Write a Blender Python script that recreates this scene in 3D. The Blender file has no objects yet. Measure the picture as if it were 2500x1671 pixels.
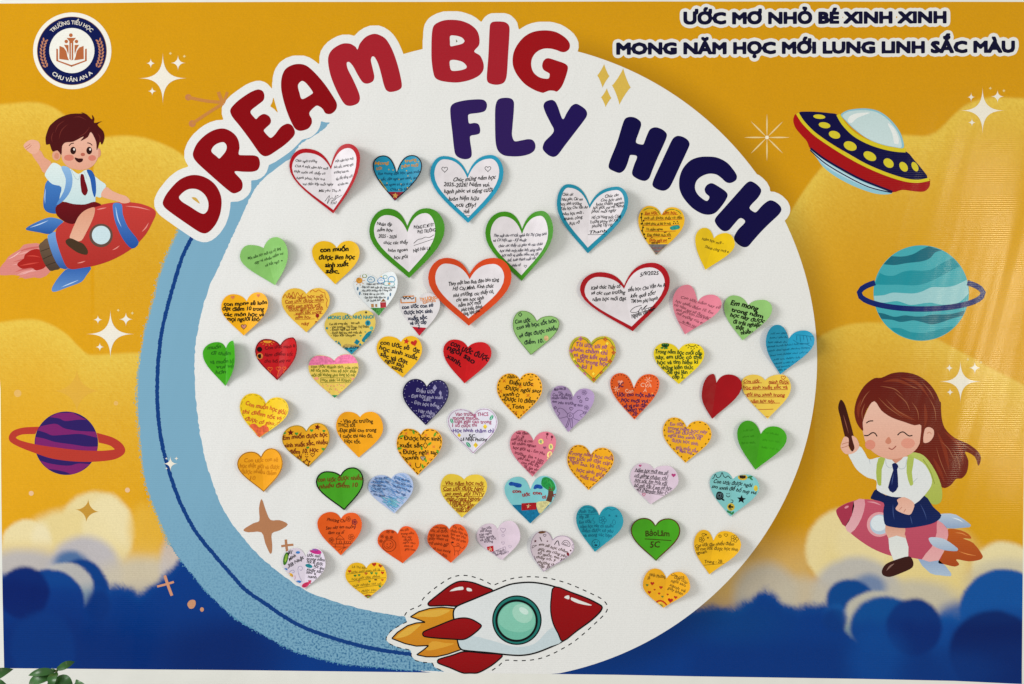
import bpy, math, random
import numpy as np
from mathutils import Vector
from mathutils.geometry import tessellate_polygon

# ------------------------------------------------------------------ scale: 1 photo pixel = 0.6 mm on the banner
S = 0.0006
CX, CY = 1250.0, 835.5
scene = bpy.context.scene
COL = scene.collection

# ------------------------------------------------------------------ camera, world, lamps, exposure
DIST = 1.667
cam_data = bpy.data.cameras.new('camera')
cam_data.lens = 40.0
cam_data.sensor_width = 36.0
cam_data.clip_start = 0.05
cam_data.clip_end = 100.0
cam = bpy.data.objects.new('camera', cam_data)
cam.location = (0, -DIST, 0)
cam.rotation_euler = (math.radians(90), 0, 0)
COL.objects.link(cam)
scene.camera = cam

world = bpy.data.worlds.new('World')
scene.world = world
world.use_nodes = True
wb = world.node_tree.nodes['Background']
wb.inputs['Color'].default_value = (0.985, 0.995, 1.0, 1)
wb.inputs['Strength'].default_value = 0.56

def area_lamp(name, loc, target, sx, sy, power, color, roll=0.0):
    ld = bpy.data.lights.new(name, 'AREA')
    ld.shape = 'RECTANGLE'
    ld.size, ld.size_y = sx, sy
    ld.energy = power
    ld.color = color
    o = bpy.data.objects.new(name, ld)
    o.location = loc
    q = (Vector(target) - Vector(loc)).to_track_quat('-Z', 'Y')
    o.rotation_euler = q.to_euler()
    o.rotation_euler.rotate_axis('Z', roll)
    COL.objects.link(o)
    return o
area_lamp('daylight_opening', (-3.4, -2.2, 1.1), (0.1, 0, 0), 1.5, 1.5, 124, (1.0, 0.995, 0.985))
area_lamp('sheen_strip_lamp', (1.55, -2.0, 0.08), (0.7, 0, 0.05), 0.05, 0.55, 11.0, (1.0, 0.90, 0.62), math.radians(14))  # added strip lamp, placed so its reflection makes the sheen streak at right

scene.view_settings.view_transform = 'Standard'
scene.view_settings.look = 'None'
scene.view_settings.exposure = 0.0
scene.view_settings.gamma = 1.0
scene.view_settings.use_curve_mapping = False
scene.render.engine = 'CYCLES'

# ------------------------------------------------------------------ helpers
def lin(h):
    if not isinstance(h, str):
        return h
    h = h.lstrip('#')
    v = []
    for i in (0, 2, 4):
        c = int(h[i:i + 2], 16) / 255.0
        v.append(c / 12.92 if c <= 0.04045 else ((c + 0.055) / 1.055) ** 2.4)
    return tuple(v)

def catmull(pts, closed=True, n=5):
    P = np.array([p[:2] for p in pts], float)
    m = len(P)
    if m < 3:
        return [tuple(p) for p in P]
    out = []
    rng = range(m) if closed else range(m - 1)
    t = np.linspace(0, 1, n, endpoint=False)[:, None]
    for i in rng:
        if closed:
            p0, p1, p2, p3 = P[i - 1], P[i], P[(i + 1) % m], P[(i + 2) % m]
        else:
            p0, p1, p2, p3 = P[max(i - 1, 0)], P[i], P[i + 1], P[min(i + 2, m - 1)]
        d = np.linalg.norm(p2 - p1)
        # clamp tangents so uneven spacing does not overshoot
        def tang(a, b, c):
            v = (c - a) * 0.5
            l = np.linalg.norm(v)
            return v * min(1.0, d / l) if l > 1e-9 else v
        m1, m2 = tang(p0, p1, p2), tang(p1, p2, p3)
        q = ((2 * t ** 3 - 3 * t ** 2 + 1) * p1 + (t ** 3 - 2 * t ** 2 + t) * m1
             + (-2 * t ** 3 + 3 * t ** 2) * p2 + (t ** 3 - t ** 2) * m2)
        out += [tuple(v) for v in q]
    if not closed:
        out.append(tuple(P[-1]))
    return out

def ellipse(cx, cy, rx, ry=None, rot=0.0, n=28, a0=0.0, a1=360.0):
    ry = rx if ry is None else ry
    r = math.radians(rot)
    full = abs(a1 - a0) >= 359.9
    out = []
    for k in range(n if full else n + 1):
        a = math.radians(a0 + (a1 - a0) * k / n)
        x, y = rx * math.cos(a), ry * math.sin(a)
        out.append((cx + x * math.cos(r) - y * math.sin(r), cy + x * math.sin(r) + y * math.cos(r)))
    return out

def sparkle(cx, cy, rx, ry=None, p=3.0, rot=0.0, n=48):
    ry = rx if ry is None else ry
    r = math.radians(rot)
    out = []
    for k in range(n):
        a = 2 * math.pi * k / n
        c, s = math.cos(a), math.sin(a)
        x = rx * math.copysign(abs(c) ** p, c)
        y = ry * math.copysign(abs(s) ** p, s)
        out.append((cx + x * math.cos(r) - y * math.sin(r), cy + x * math.sin(r) + y * math.cos(r)))
    return out

def star5(cx, cy, r, rot=0.0, inner=0.45):
    return [(cx + (r if k % 2 == 0 else r * inner) * math.sin(rot + math.pi * k / 5),
             cy - (r if k % 2 == 0 else r * inner) * math.cos(rot + math.pi * k / 5)) for k in range(10)]

def little_heart(cx, cy, r, rot=0.0):
    out = []
    for k in range(24):
        t = 2 * math.pi * k / 24
        x = r * math.sin(t) ** 3
        y = -r * (13 * math.cos(t) - 5 * math.cos(2 * t) - 2 * math.cos(3 * t) - math.cos(4 * t)) / 16.0
        out.append((cx + x * math.cos(rot) - y * math.sin(rot), cy + x * math.sin(rot) + y * math.cos(rot)))
    return out

def tess(loops):
    """triangulate loops (outer + holes) in 2-D"""
    vl = [[Vector((p[0], p[1], 0)) for p in l] for l in loops]
    flat = [(p[0], p[1]) for l in loops for p in l]
    return flat, [tuple(t) for t in tessellate_polygon(vl)]

def split_tris(v, tris, maxlen):
    v = list(v)
    for _ in range(6):
        new = []
        cache = {}
        changed = False
        def mid(a, b):
            k = (a, b) if a < b else (b, a)
            if k not in cache:
                cache[k] = len(v)
                v.append(((v[a][0] + v[b][0]) / 2, (v[a][1] + v[b][1]) / 2))
            return cache[k]
        for a, b, c in tris:
            l = max(math.dist(v[a], v[b]), math.dist(v[b], v[c]), math.dist(v[c], v[a]))
            if l > maxlen:
                changed = True
                ab, bc, ca = mid(a, b), mid(b, c), mid(c, a)
                new += [(a, ab, ca), (ab, b, bc), (ca, bc, c), (ab, bc, ca)]
            else:
                new.append((a, b, c))
        tris = new
        if not changed:
            break
    return v, tris

def clip_half(poly, a, b, c):
    """keep the side a*x + b*y >= c"""
    out = []
    for i in range(len(poly)):
        p, q = poly[i], poly[(i + 1) % len(poly)]
        dp, dq = a * p[0] + b * p[1] - c, a * q[0] + b * q[1] - c
        if dp >= 0:
            out.append(p)
        if (dp >= 0) != (dq >= 0):
            t = dp / (dp - dq)
            out.append((p[0] + t * (q[0] - p[0]), p[1] + t * (q[1] - p[1])))
    return out

def link_mesh(name, verts, faces, mat, parent=None, cols=None, smooth=False):
    me = bpy.data.meshes.new(name)
    me.from_pydata([tuple(v) for v in verts], [], [tuple(f) for f in faces])
    if cols is not None:
        at = me.color_attributes.new('Col', 'FLOAT_COLOR', 'POINT')
        arr = np.ones((len(verts), 4), np.float32)
        arr[:, :3] = np.array(cols, np.float32)
        at.data.foreach_set('color', arr.ravel())
    if smooth:
        me.shade_smooth()
    me.materials.append(mat)
    me.update()
    o = bpy.data.objects.new(name, me)
    COL.objects.link(o)
    if parent is not None:
        o.parent = parent
    return o

def tag(o, label=None, cat=None, group=None, kind=None):
    if label: o['label'] = label
    if cat: o['category'] = cat
    if group: o['group'] = group
    if kind: o['kind'] = kind
    return o

# ------------------------------------------------------------------ materials (procedural)
def mat_base(name):
    m = bpy.data.materials.new(name)
    m.use_nodes = True
    nt = m.node_tree
    b = nt.nodes['Principled BSDF']
    return m, nt, b

def N(nt, typ, **kw):
    n = nt.nodes.new(typ)
    for k, v in kw.items():
        setattr(n, k, v)
    return n

def vinyl_bump(nt, bsdf):
    """woven ribs of the banner cloth and its long soft ripples"""
    tc = N(nt, 'ShaderNodeNewGeometry')
    sep = N(nt, 'ShaderNodeSeparateXYZ')
    nt.links.new(tc.outputs['Position'], sep.inputs[0])
    mul = N(nt, 'ShaderNodeMath', operation='MULTIPLY'); mul.inputs[1].default_value = 2 * math.pi / (5.05 * S)
    nt.links.new(sep.outputs['Z'], mul.inputs[0])
    sn = N(nt, 'ShaderNodeMath', operation='SINE')
    nt.links.new(mul.outputs[0], sn.inputs[0])
    # thread irregularity
    mp0 = N(nt, 'ShaderNodeMapping'); mp0.inputs['Scale'].default_value = (9, 1, 240)
    nt.links.new(tc.outputs['Position'], mp0.inputs['Vector'])
    n0 = N(nt, 'ShaderNodeTexNoise'); n0.inputs['Scale'].default_value = 1.0; n0.inputs['Detail'].default_value = 2
    nt.links.new(mp0.outputs[0], n0.inputs['Vector'])
    ad0 = N(nt, 'ShaderNodeMath', operation='MULTIPLY_ADD'); ad0.inputs[1].default_value = 0.5
    nt.links.new(n0.outputs['Fac'], ad0.inputs[0]); nt.links.new(sn.outputs[0], ad0.inputs[2])
    b1 = N(nt, 'ShaderNodeBump'); b1.inputs['Strength'].default_value = 1.0; b1.inputs['Distance'].default_value = 0.00004
    nt.links.new(ad0.outputs[0], b1.inputs['Height'])
    # long slanted ripples of the hanging sheet
    rot = N(nt, 'ShaderNodeMapping'); rot.inputs['Rotation'].default_value = (0, math.radians(-15), 0)
    nt.links.new(tc.outputs['Position'], rot.inputs['Vector'])
    mp = N(nt, 'ShaderNodeMapping')
    mp.inputs['Scale'].default_value = (13.0, 1.0, 0.9)
    nt.links.new(rot.outputs[0], mp.inputs['Vector'])
    nz = N(nt, 'ShaderNodeTexNoise'); nz.inputs['Scale'].default_value = 1.0; nz.inputs['Detail'].default_value = 1.5
    nt.links.new(mp.outputs[0], nz.inputs['Vector'])
    b2 = N(nt, 'ShaderNodeBump'); b2.inputs['Strength'].default_value = 1.0; b2.inputs['Distance'].default_value = 0.0013
    nt.links.new(nz.outputs['Fac'], b2.inputs['Height'])
    mp3 = N(nt, 'ShaderNodeMapping')
    mp3.inputs['Scale'].default_value = (34.0, 1.0, 2.2)
    nt.links.new(rot.outputs[0], mp3.inputs['Vector'])
    nz3 = N(nt, 'ShaderNodeTexNoise'); nz3.inputs['Scale'].default_value = 1.0; nz3.inputs['Detail'].default_value = 1.0
    nt.links.new(mp3.outputs[0], nz3.inputs['Vector'])
    b3 = N(nt, 'ShaderNodeBump'); b3.inputs['Strength'].default_value = 1.0; b3.inputs['Distance'].default_value = 0.0006
    nt.links.new(nz3.outputs['Fac'], b3.inputs['Height'])
    nt.links.new(b1.outputs[0], b2.inputs['Normal'])
    nt.links.new(b2.outputs[0], b3.inputs['Normal'])
    nt.links.new(b3.outputs[0], bsdf.inputs['Normal'])
    return tc

def mottled(nt, src, bsdf, scale, lo, hi, detail=4):
    """colour x gentle noise"""
    tc = N(nt, 'ShaderNodeNewGeometry')
    nz = N(nt, 'ShaderNodeTexNoise'); nz.inputs['Scale'].default_value = scale; nz.inputs['Detail'].default_value = detail
    nt.links.new(tc.outputs['Position'], nz.inputs['Vector'])
    mr = N(nt, 'ShaderNodeMapRange')
    mr.inputs['From Min'].default_value = 0.3; mr.inputs['From Max'].default_value = 0.7
    mr.inputs['To Min'].default_value = lo; mr.inputs['To Max'].default_value = hi
    nt.links.new(nz.outputs['Fac'], mr.inputs['Value'])
    vm = N(nt, 'ShaderNodeVectorMath', operation='SCALE')
    nt.links.new(src, vm.inputs[0]); nt.links.new(mr.outputs[0], vm.inputs['Scale'])
    nt.links.new(vm.outputs[0], bsdf.inputs['Base Color'])
    return vm

def make_print():
    m, nt, b = mat_base('printed_vinyl')
    a = N(nt, 'ShaderNodeVertexColor', layer_name='Col')
    mottled(nt, a.outputs['Color'], b, 420, 0.955, 1.045, 3)
    b.inputs['Roughness'].default_value = 0.145
    b.inputs['Specular IOR Level'].default_value = 0.14
    vinyl_bump(nt, b)
    return m

def make_ring_print():
    """brushed sky-blue ring, speckled darker towards its lower right end"""
    m, nt, b = mat_base('speckled_ring_print')
    tc = vinyl_bump(nt, b)
    sep = N(nt, 'ShaderNodeSeparateXYZ'); nt.links.new(tc.outputs['Position'], sep.inputs[0])
    mz = N(nt, 'ShaderNodeMapRange')
    mz.inputs['From Min'].default_value = -0.20; mz.inputs['From Max'].default_value = -0.47
    nt.links.new(sep.outputs['Z'], mz.inputs['Value'])
    mx = N(nt, 'ShaderNodeMapRange')
    mx.inputs['From Min'].default_value = -0.56; mx.inputs['From Max'].default_value = -0.28
    mx.inputs['To Min'].default_value = 0.25
    nt.links.new(sep.outputs['X'], mx.inputs['Value'])
    g = N(nt, 'ShaderNodeMath', operation='MULTIPLY'); nt.links.new(mz.outputs[0], g.inputs[0]); nt.links.new(mx.outputs[0], g.inputs[1])
    nz = N(nt, 'ShaderNodeTexNoise'); nz.inputs['Scale'].default_value = 330; nz.inputs['Detail'].default_value = 3
    nt.links.new(tc.outputs['Position'], nz.inputs['Vector'])
    r = N(nt, 'ShaderNodeMapRange'); r.inputs['From Min'].default_value = 0.46; r.inputs['From Max'].default_value = 0.66
    nt.links.new(nz.outputs['Fac'], r.inputs['Value'])
    f = N(nt, 'ShaderNodeMath', operation='MULTIPLY'); nt.links.new(g.outputs[0], f.inputs[0]); nt.links.new(r.outputs[0], f.inputs[1])
    mix = N(nt, 'ShaderNodeMixRGB')
    mix.inputs[1].default_value = (*lin('#76A4BD'), 1); mix.inputs[2].default_value = (*lin('#1F5E8C'), 1)
    nt.links.new(f.outputs[0], mix.inputs[0]); nt.links.new(mix.outputs[0], b.inputs['Base Color'])
    b.inputs['Roughness'].default_value = 0.145
    b.inputs['Specular IOR Level'].default_value = 0.14
    return m

def make_paper():
    m, nt, b = mat_base('coloured_paper')
    a = N(nt, 'ShaderNodeVertexColor', layer_name='Col')
    mottled(nt, a.outputs['Color'], b, 55, 0.93, 1.05, 5)
    b.inputs['Roughness'].default_value = 0.42
    b.inputs['Specular IOR Level'].default_value = 0.13
    tc = N(nt, 'ShaderNodeNewGeometry')
    nz = N(nt, 'ShaderNodeTexNoise'); nz.inputs['Scale'].default_value = 38; nz.inputs['Detail'].default_value = 3
    nt.links.new(tc.outputs['Position'], nz.inputs['Vector'])
    bp = N(nt, 'ShaderNodeBump'); bp.inputs['Strength'].default_value = 0.7; bp.inputs['Distance'].default_value = 0.0022
    nt.links.new(nz.outputs['Fac'], bp.inputs['Height']); nt.links.new(bp.outputs[0], b.inputs['Normal'])
    return m

def make_ink():
    m, nt, b = mat_base('pen_ink')
    a = N(nt, 'ShaderNodeVertexColor', layer_name='Col')
    mottled(nt, a.outputs['Color'], b, 300, 0.75, 1.25, 3)
    b.inputs['Roughness'].default_value = 0.6
    b.inputs['Specular IOR Level'].default_value = 0.08
    return m

def make_plain(name, hexcol, rough, scale, lo, hi):
    m, nt, b = mat_base(name)
    rgb = N(nt, 'ShaderNodeRGB'); rgb.outputs[0].default_value = (*lin(hexcol), 1)
    mottled(nt, rgb.outputs[0], b, scale, lo, hi)
    b.inputs['Roughness'].default_value = rough
    return m

M_PRINT = make_print()
M_RING = make_ring_print()
M_PAPER = make_paper()
M_INK = make_ink()
M_VINYL = make_plain('white_vinyl', '#DDDDD6', 0.4, 30, 0.98, 1.02)
vinyl_bump(M_VINYL.node_tree, M_VINYL.node_tree.nodes['Principled BSDF'])
M_WALL = make_plain('painted_plaster_wall', '#D9D7CE', 0.8, 12, 0.95, 1.03)
M_LEAF = make_plain('plant_leaf', '#27561A', 0.38, 60, 0.7, 1.35)
M_STEM = make_plain('plant_stem', '#4A5A2A', 0.6, 60, 0.8, 1.2)
M_POT = make_plain('terracotta_pot', '#A5603E', 0.8, 25, 0.85, 1.1)
M_SOIL = make_plain('potting_soil', '#3A2A1E', 0.95, 120, 0.6, 1.3)

# ------------------------------------------------------------------ drawing surfaces
DL = 0.00005          # one layer of print

class Flat:
    def pt(self, x, y, layer):
        return ((x - CX) * S, -layer * DL, (CY - y) * S)
    fine = None
FLAT = Flat()

class Part:
    """collects flat pieces laid on a surface; build() links them as one mesh object"""
    def __init__(self, canvas, xf=(0, 0, 1)):
        self.c, self.xf = canvas, xf
        self.v, self.f, self.col, self.p2 = [], [], [], []
    def T(self, pts):
        ox, oy, s = self.xf
        return [(p[0] / s + ox, p[1] / s + oy) for p in pts]
    def _add(self, v2, tris, col, layer):
        o = len(self.v)
        if isinstance(col, tuple) and len(col) == 2:      # top / bottom inks
            c0, c1 = np.array(lin(col[0])), np.array(lin(col[1]))
            ys = [p[1] for p in v2]
            y0, y1 = min(ys), max(ys)
            cs = [tuple(c0 + (c1 - c0) * ((p[1] - y0) / max(y1 - y0, 1e-6))) for p in v2]
        else:
            cs = [lin(col)] * len(v2)
        self.v += [self.c.pt(p[0], p[1], layer) for p in v2]
        self.p2 += [(p[0], p[1]) for p in v2]
        self.f += [(a + o, b + o, c + o) for a, b, c in tris]
        self.col += cs
    def fill(self, pts, col, layer=1, smooth=True, holes=(), n=5):
        g = (lambda p: catmull(p, True, n)) if smooth else (lambda p: list(p))
        loops = [self.T(g(pts))] + [self.T(g(h)) for h in holes]
        v, t = tess(loops)
        ml = self.c.fine
        if isinstance(col, tuple) and len(col) == 2 and not ml:
            ml = 14
        if ml:
            v, t = split_tris(v, t, ml)
        self._add(v, t, col, layer)
        return self
    def loops(self, loops, col, layer):
        """any set of closed loops: outers and their holes are sorted out by nesting"""
        def area(l):
            P = np.array(l); return abs(0.5 * np.sum(P[:, 0] * np.roll(P[:, 1], -1) - np.roll(P[:, 0], -1) * P[:, 1]))
        def has(poly, p):
            P = np.array(poly); Q = np.roll(P, 1, 0)
            m = (P[:, 1] > p[1]) != (Q[:, 1] > p[1])
            xs = (Q[m, 0] - P[m, 0]) * (p[1] - P[m, 1]) / (Q[m, 1] - P[m, 1]) + P[m, 0]
            return int((p[0] < xs).sum()) % 2 == 1
        n = len(loops)
        ar = [area(l) for l in loops]
        inn = [[j for j in range(n) if j != i and ar[j] > ar[i] and has(loops[j], loops[i][0])] for i in range(n)]
        for i in range(n):
            if len(inn[i]) % 2 == 0:
                hs = [loops[j] for j in range(n) if len(inn[j]) == len(inn[i]) + 1 and i in inn[j]]
                v, t = tess([loops[i]] + hs)
                self._add(v, t, col, layer)
        return self
    def stroke(self, pts, w, col, layer=1, smooth=True, closed=False, dash=None, n=5, taper=False, rough=0.0):
        """w in crop pixels; dash = (on, off) in crop pixels"""
        if smooth and len(pts) > 2:
            pts = catmull(pts, closed, n)
        P = np.array(self.T(pts), float)
        if closed:
            P = np.vstack([P, P[:1]])
        w = w / self.xf[2]
        seg = np.linalg.norm(np.diff(P, axis=0), axis=1)
        cum = np.concatenate([[0], np.cumsum(seg)])
        L = cum[-1]
        step = max(w * 0.9, 1.6) if rough == 0 else 3.0
        def run(a, b):
            k = max(2, int(math.ceil((b - a) / step)) + 1)
            s = np.linspace(a, b, k)
            x = np.interp(s, cum, P[:, 0]); y = np.interp(s, cum, P[:, 1])
            q = np.stack([x, y], 1)
            d = np.gradient(q, axis=0)
            l = np.linalg.norm(d, axis=1)[:, None]; l[l < 1e-9] = 1
            nn = np.stack([-d[:, 1], d[:, 0]], 1) / l
            ww = np.full((k, 1), w / 2)
            if taper:
                ww = w / 2 * np.clip(np.sin(np.linspace(0.08, math.pi - 0.08, k)), 0, 1)[:, None]
            if rough:
                rs = np.random.RandomState(int(L) % 9999)
                A = q + nn * (ww + rs.uniform(-rough, rough, (k, 1)))
                B = q - nn * (ww + rs.uniform(-rough, rough, (k, 1)))
            else:
                A, B = q + nn * ww, q - nn * ww
            v2 = [tuple(p) for p in A] + [tuple(p) for p in B]
            tr = []
            for i in range(k - 1):
                tr += [(i, i + 1, k + i + 1), (i, k + i + 1, k + i)]
            self._add(v2, tr, col, layer)
        if dash:
            on, off = dash[0] / self.xf[2], dash[1] / self.xf[2]
            nper = max(1, round(L / (on + off)))
            per = L / nper
            for i in range(nper):
                run(i * per, i * per + per * on / (on + off))
        else:
            run(0, L)
        return self
    def dots(self, pts, r, col, layer=1):
        for p in pts:
            self.fill(ellipse(p[0], p[1], r, n=8), col, layer, smooth=False)
        return self
    def text(self, s, x0, y0, x1, y1, h, col, layer=1, bold=0.0, shear=0.0, wob=0.0):
        """one line of writing from (x0,y0) to (x1,y1) along its baseline; h = height of capitals"""
        v, t = glyphs(s, bold, shear)
        if not len(v):
            return self
        X0, X1 = v[:, 0].min(), v[:, 0].max()
        sx = math.hypot(x1 - x0, y1 - y0) / (X1 - X0)
        sy = h / 0.727
        ux, uy = (x1 - x0) / math.hypot(x1 - x0, y1 - y0), (y1 - y0) / math.hypot(x1 - x0, y1 - y0)
        a = (v[:, 0] - X0) * sx
        b = v[:, 1] * sy
        if wob:
            ph = (sum(map(ord, s)) % 97) * 0.7
            k = a / h
            a = a + wob * h * 0.5 * np.sin(1.9 * k + ph) * (b / h)
            b = b * (1 + 0.5 * wob * np.sin(1.3 * k + 2 * ph)) + wob * h * np.sin(1.1 * k + ph) + 0.6 * wob * h * np.sin(2.7 * k + 3 * ph)
        pts = np.stack([x0 + ux * a + uy * b, y0 + uy * a - ux * b], 1)
        self._add(self.T(pts), t, col, layer)
        return self
    def build(self, name, parent, mat=None, origin=None):
        if not self.v:
            return None
        v = self.v if origin is None else [(p[0] - origin[0], p[1] - origin[1], p[2] - origin[2]) for p in self.v]
        return link_mesh(name, v, self.f, mat or M_PRINT, parent, self.col)

# ------------------------------------------------------------------ lettering from Blender's built-in font
_G = {}
_X = {}
def uncross(P):
    A, B = P, np.roll(P, -1, 0)
    n = len(P)
    def side(p, q, r):
        return (q[..., 0] - p[..., 0]) * (r[..., 1] - p[..., 1]) - (q[..., 1] - p[..., 1]) * (r[..., 0] - p[..., 0])
    a, b, c, d = A[:, None], B[:, None], A[None], B[None]
    X = (side(a, b, c) * side(a, b, d) < -1e-12) & (side(c, d, a) * side(c, d, b) < -1e-12)
    if not X.any():
        return None
    res = 0.009
    ox, oy = P[:, 0].min() - 3 * res, P[:, 1].min() - 3 * res
    w = int((P[:, 0].max() - ox) / res) + 5; h = int((P[:, 1].max() - oy) / res) + 5
    gx, gy = np.meshgrid(ox + np.arange(w) * res, oy + np.arange(h) * res)
    wn = np.zeros((h, w), int)
    for p, q in zip(A, B):
        s_ = (q[0] - p[0]) * (gy - p[1]) - (gx - p[0]) * (q[1] - p[1])
        wn += ((p[1] <= gy) & (q[1] > gy) & (s_ > 0)).astype(int) - ((p[1] > gy) & (q[1] <= gy) & (s_ < 0)).astype(int)
    return trace(soften(wn != 0, 1), ox, oy, res, 0.4)
def glyphs(s, bold=0.0, shear=0.0):
    key = (s, bold, shear)
    if key in _G:
        return _G[key]
    cu = bpy.data.curves.new('lettering', 'FONT')
    cu.body = s
    cu.size = 1.0
    cu.shear = shear
    cu.resolution_u = 2
    cu.fill_mode = 'NONE'
    o = bpy.data.objects.new('lettering', cu)
    COL.objects.link(o)
    dg = bpy.context.evaluated_depsgraph_get()
    dg.update()
    me = bpy.data.meshes.new_from_object(o.evaluated_get(dg))
    v = np.zeros(len(me.vertices) * 3); me.vertices.foreach_get('co', v)
    v = v.reshape(-1, 3)[:, :2]
    e = np.zeros(len(me.edges) * 2, np.int32); me.edges.foreach_get('vertices', e)
    nb = {}
    for i, j in e.reshape(-1, 2):
        nb.setdefault(int(i), []).append(int(j)); nb.setdefault(int(j), []).append(int(i))
    loops, seen = [], set()
    for st in range(len(v)):
        if st in seen or st not in nb:
            continue
        l, prev, cur = [st], None, st
        seen.add(st)
        while True:
            q = [k for k in nb[cur] if k != prev and k not in seen]
            if not q:
                break
            # follow the contour in its own direction
            q = [k for k in q if k == cur + 1] or q
            prev, cur = cur, q[0]
            seen.add(cur); l.append(cur)
        if len(l) > 2:
            loops.append(l)
    def sarea(l):
        P = v[l]; return 0.5 * np.sum(P[:, 0] * np.roll(P[:, 1], -1) - np.roll(P[:, 0], -1) * P[:, 1])
    def has(l, p):
        P = v[l]; Q = np.roll(P, 1, 0)
        m = (P[:, 1] > p[1]) != (Q[:, 1] > p[1])
        xs = (Q[m, 0] - P[m, 0]) * (p[1] - P[m, 1]) / (Q[m, 1] - P[m, 1]) + P[m, 0]
        return int((p[0] < xs).sum()) % 2 == 1
    # contours that cross themselves are redrawn from their filled area
    fixed = []
    for l in loops:
        if len(l) < 30:
            fixed.append(l); continue
        key2 = tuple(np.round(v[l] - v[l[0]], 3).ravel())
        if key2 not in _X:
            _X[key2] = uncross(v[l] - v[l[0]])
        if _X[key2] is None:
            fixed.append(l); continue
        for q in _X[key2]:
            n0 = len(v)
            v = np.vstack([v, np.array(q) + v[l[0]]])
            fixed.append(list(range(n0, len(v))))
    loops = fixed
    tris = []
    if loops:
        ar = [sarea(l) for l in loops]
        # a contour wholly inside a bigger one is its counter; contours that merely overlap are strokes of their own
        bx = [(v[l][:, 0].min(), v[l][:, 0].max(), v[l][:, 1].min(), v[l][:, 1].max()) for l in loops]
        own = {}
        for k in range(len(loops)):
            c = [m for m in range(len(loops)) if m != k and abs(ar[m]) > abs(ar[k]) and bx[m][0] <= bx[k][0] and bx[m][1] >= bx[k][1]
                 and bx[m][2] <= bx[k][2] and bx[m][3] >= bx[k][3] and all(has(loops[m], v[q]) for q in loops[k][::2])]
            if c:
                own[k] = min(c, key=lambda m: abs(ar[m]))
        outs = [k for k in range(len(loops)) if k not in own]
        hol = {k: [h for h in own if own[h] == k] for k in outs}
        if bold:
            v = v.copy()
            src = v.copy()
            for k, l in enumerate(loops):
                P = src[l]
                d = np.roll(P, -1, 0) - np.roll(P, 1, 0)
                L = np.linalg.norm(d, axis=1)[:, None]; L[L < 1e-9] = 1
                nrm = np.stack([d[:, 1], -d[:, 0]], 1) / L * math.copysign(1, ar[k])
                v[l] = P + nrm * bold * (-0.8 if k in own else 1.0)
        for k in outs:
            idx = list(loops[k])
            for h in hol[k]: idx += loops[h]
            pl_ = [[Vector((v[i][0], v[i][1], 0)) for i in loops[q]] for q in [k] + hol[k]]
            tris += [tuple(idx[i] for i in t) for t in tessellate_polygon(pl_)]
    bpy.data.objects.remove(o); bpy.data.curves.remove(cu); bpy.data.meshes.remove(me)
    _G[key] = (v, tris)
    return _G[key]

# ------------------------------------------------------------------ outlines grown round letters (raster, grow, trace)
def raster_tris(v, tris, ox, oy, w, h, res):
    m = np.zeros((h, w), bool)
    for a, b, c in tris:
        p = [((v[i][0] - ox) / res, (v[i][1] - oy) / res) for i in (a, b, c)]
        xs = [q[0] for q in p]; ys = [q[1] for q in p]
        i0, i1 = max(0, int(min(xs)) - 1), min(w, int(max(xs)) + 2)
        j0, j1 = max(0, int(min(ys)) - 1), min(h, int(max(ys)) + 2)
        if i1 <= i0 or j1 <= j0:
            continue
        X, Y = np.meshgrid(np.arange(i0, i1), np.arange(j0, j1))
        s = [(p[(k + 1) % 3][0] - p[k][0]) * (Y - p[k][1]) - (p[(k + 1) % 3][1] - p[k][1]) * (X - p[k][0]) for k in range(3)]
        m[j0:j1, i0:i1] |= ((s[0] >= 0) & (s[1] >= 0) & (s[2] >= 0)) | ((s[0] <= 0) & (s[1] <= 0) & (s[2] <= 0))
    return m

def grow(m, r):
    R = int(math.ceil(r))
    out = m.copy()
    h, w = m.shape
    for dy in range(-R, R + 1):
        k = r * r - dy * dy
        if k < 0:
            continue
        rx = int(math.floor(math.sqrt(k)))
        c = np.cumsum(np.pad(m.astype(np.int32), ((0, 0), (rx + 1, rx))), axis=1)
        row = (c[:, 2 * rx + 1:] - c[:, :-(2 * rx + 1)]) > 0
        if dy >= 0:
            out[dy:] |= row[:h - dy]
        else:
            out[:dy] |= row[-dy:]
    return out

def soften(m, k=2, r=1):
    f = m.astype(float)
    for _ in range(k):
        for ax in (0, 1):
            f = sum(np.roll(f, d, ax) for d in range(-r, r + 1)) / (2 * r + 1)
    return f

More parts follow.
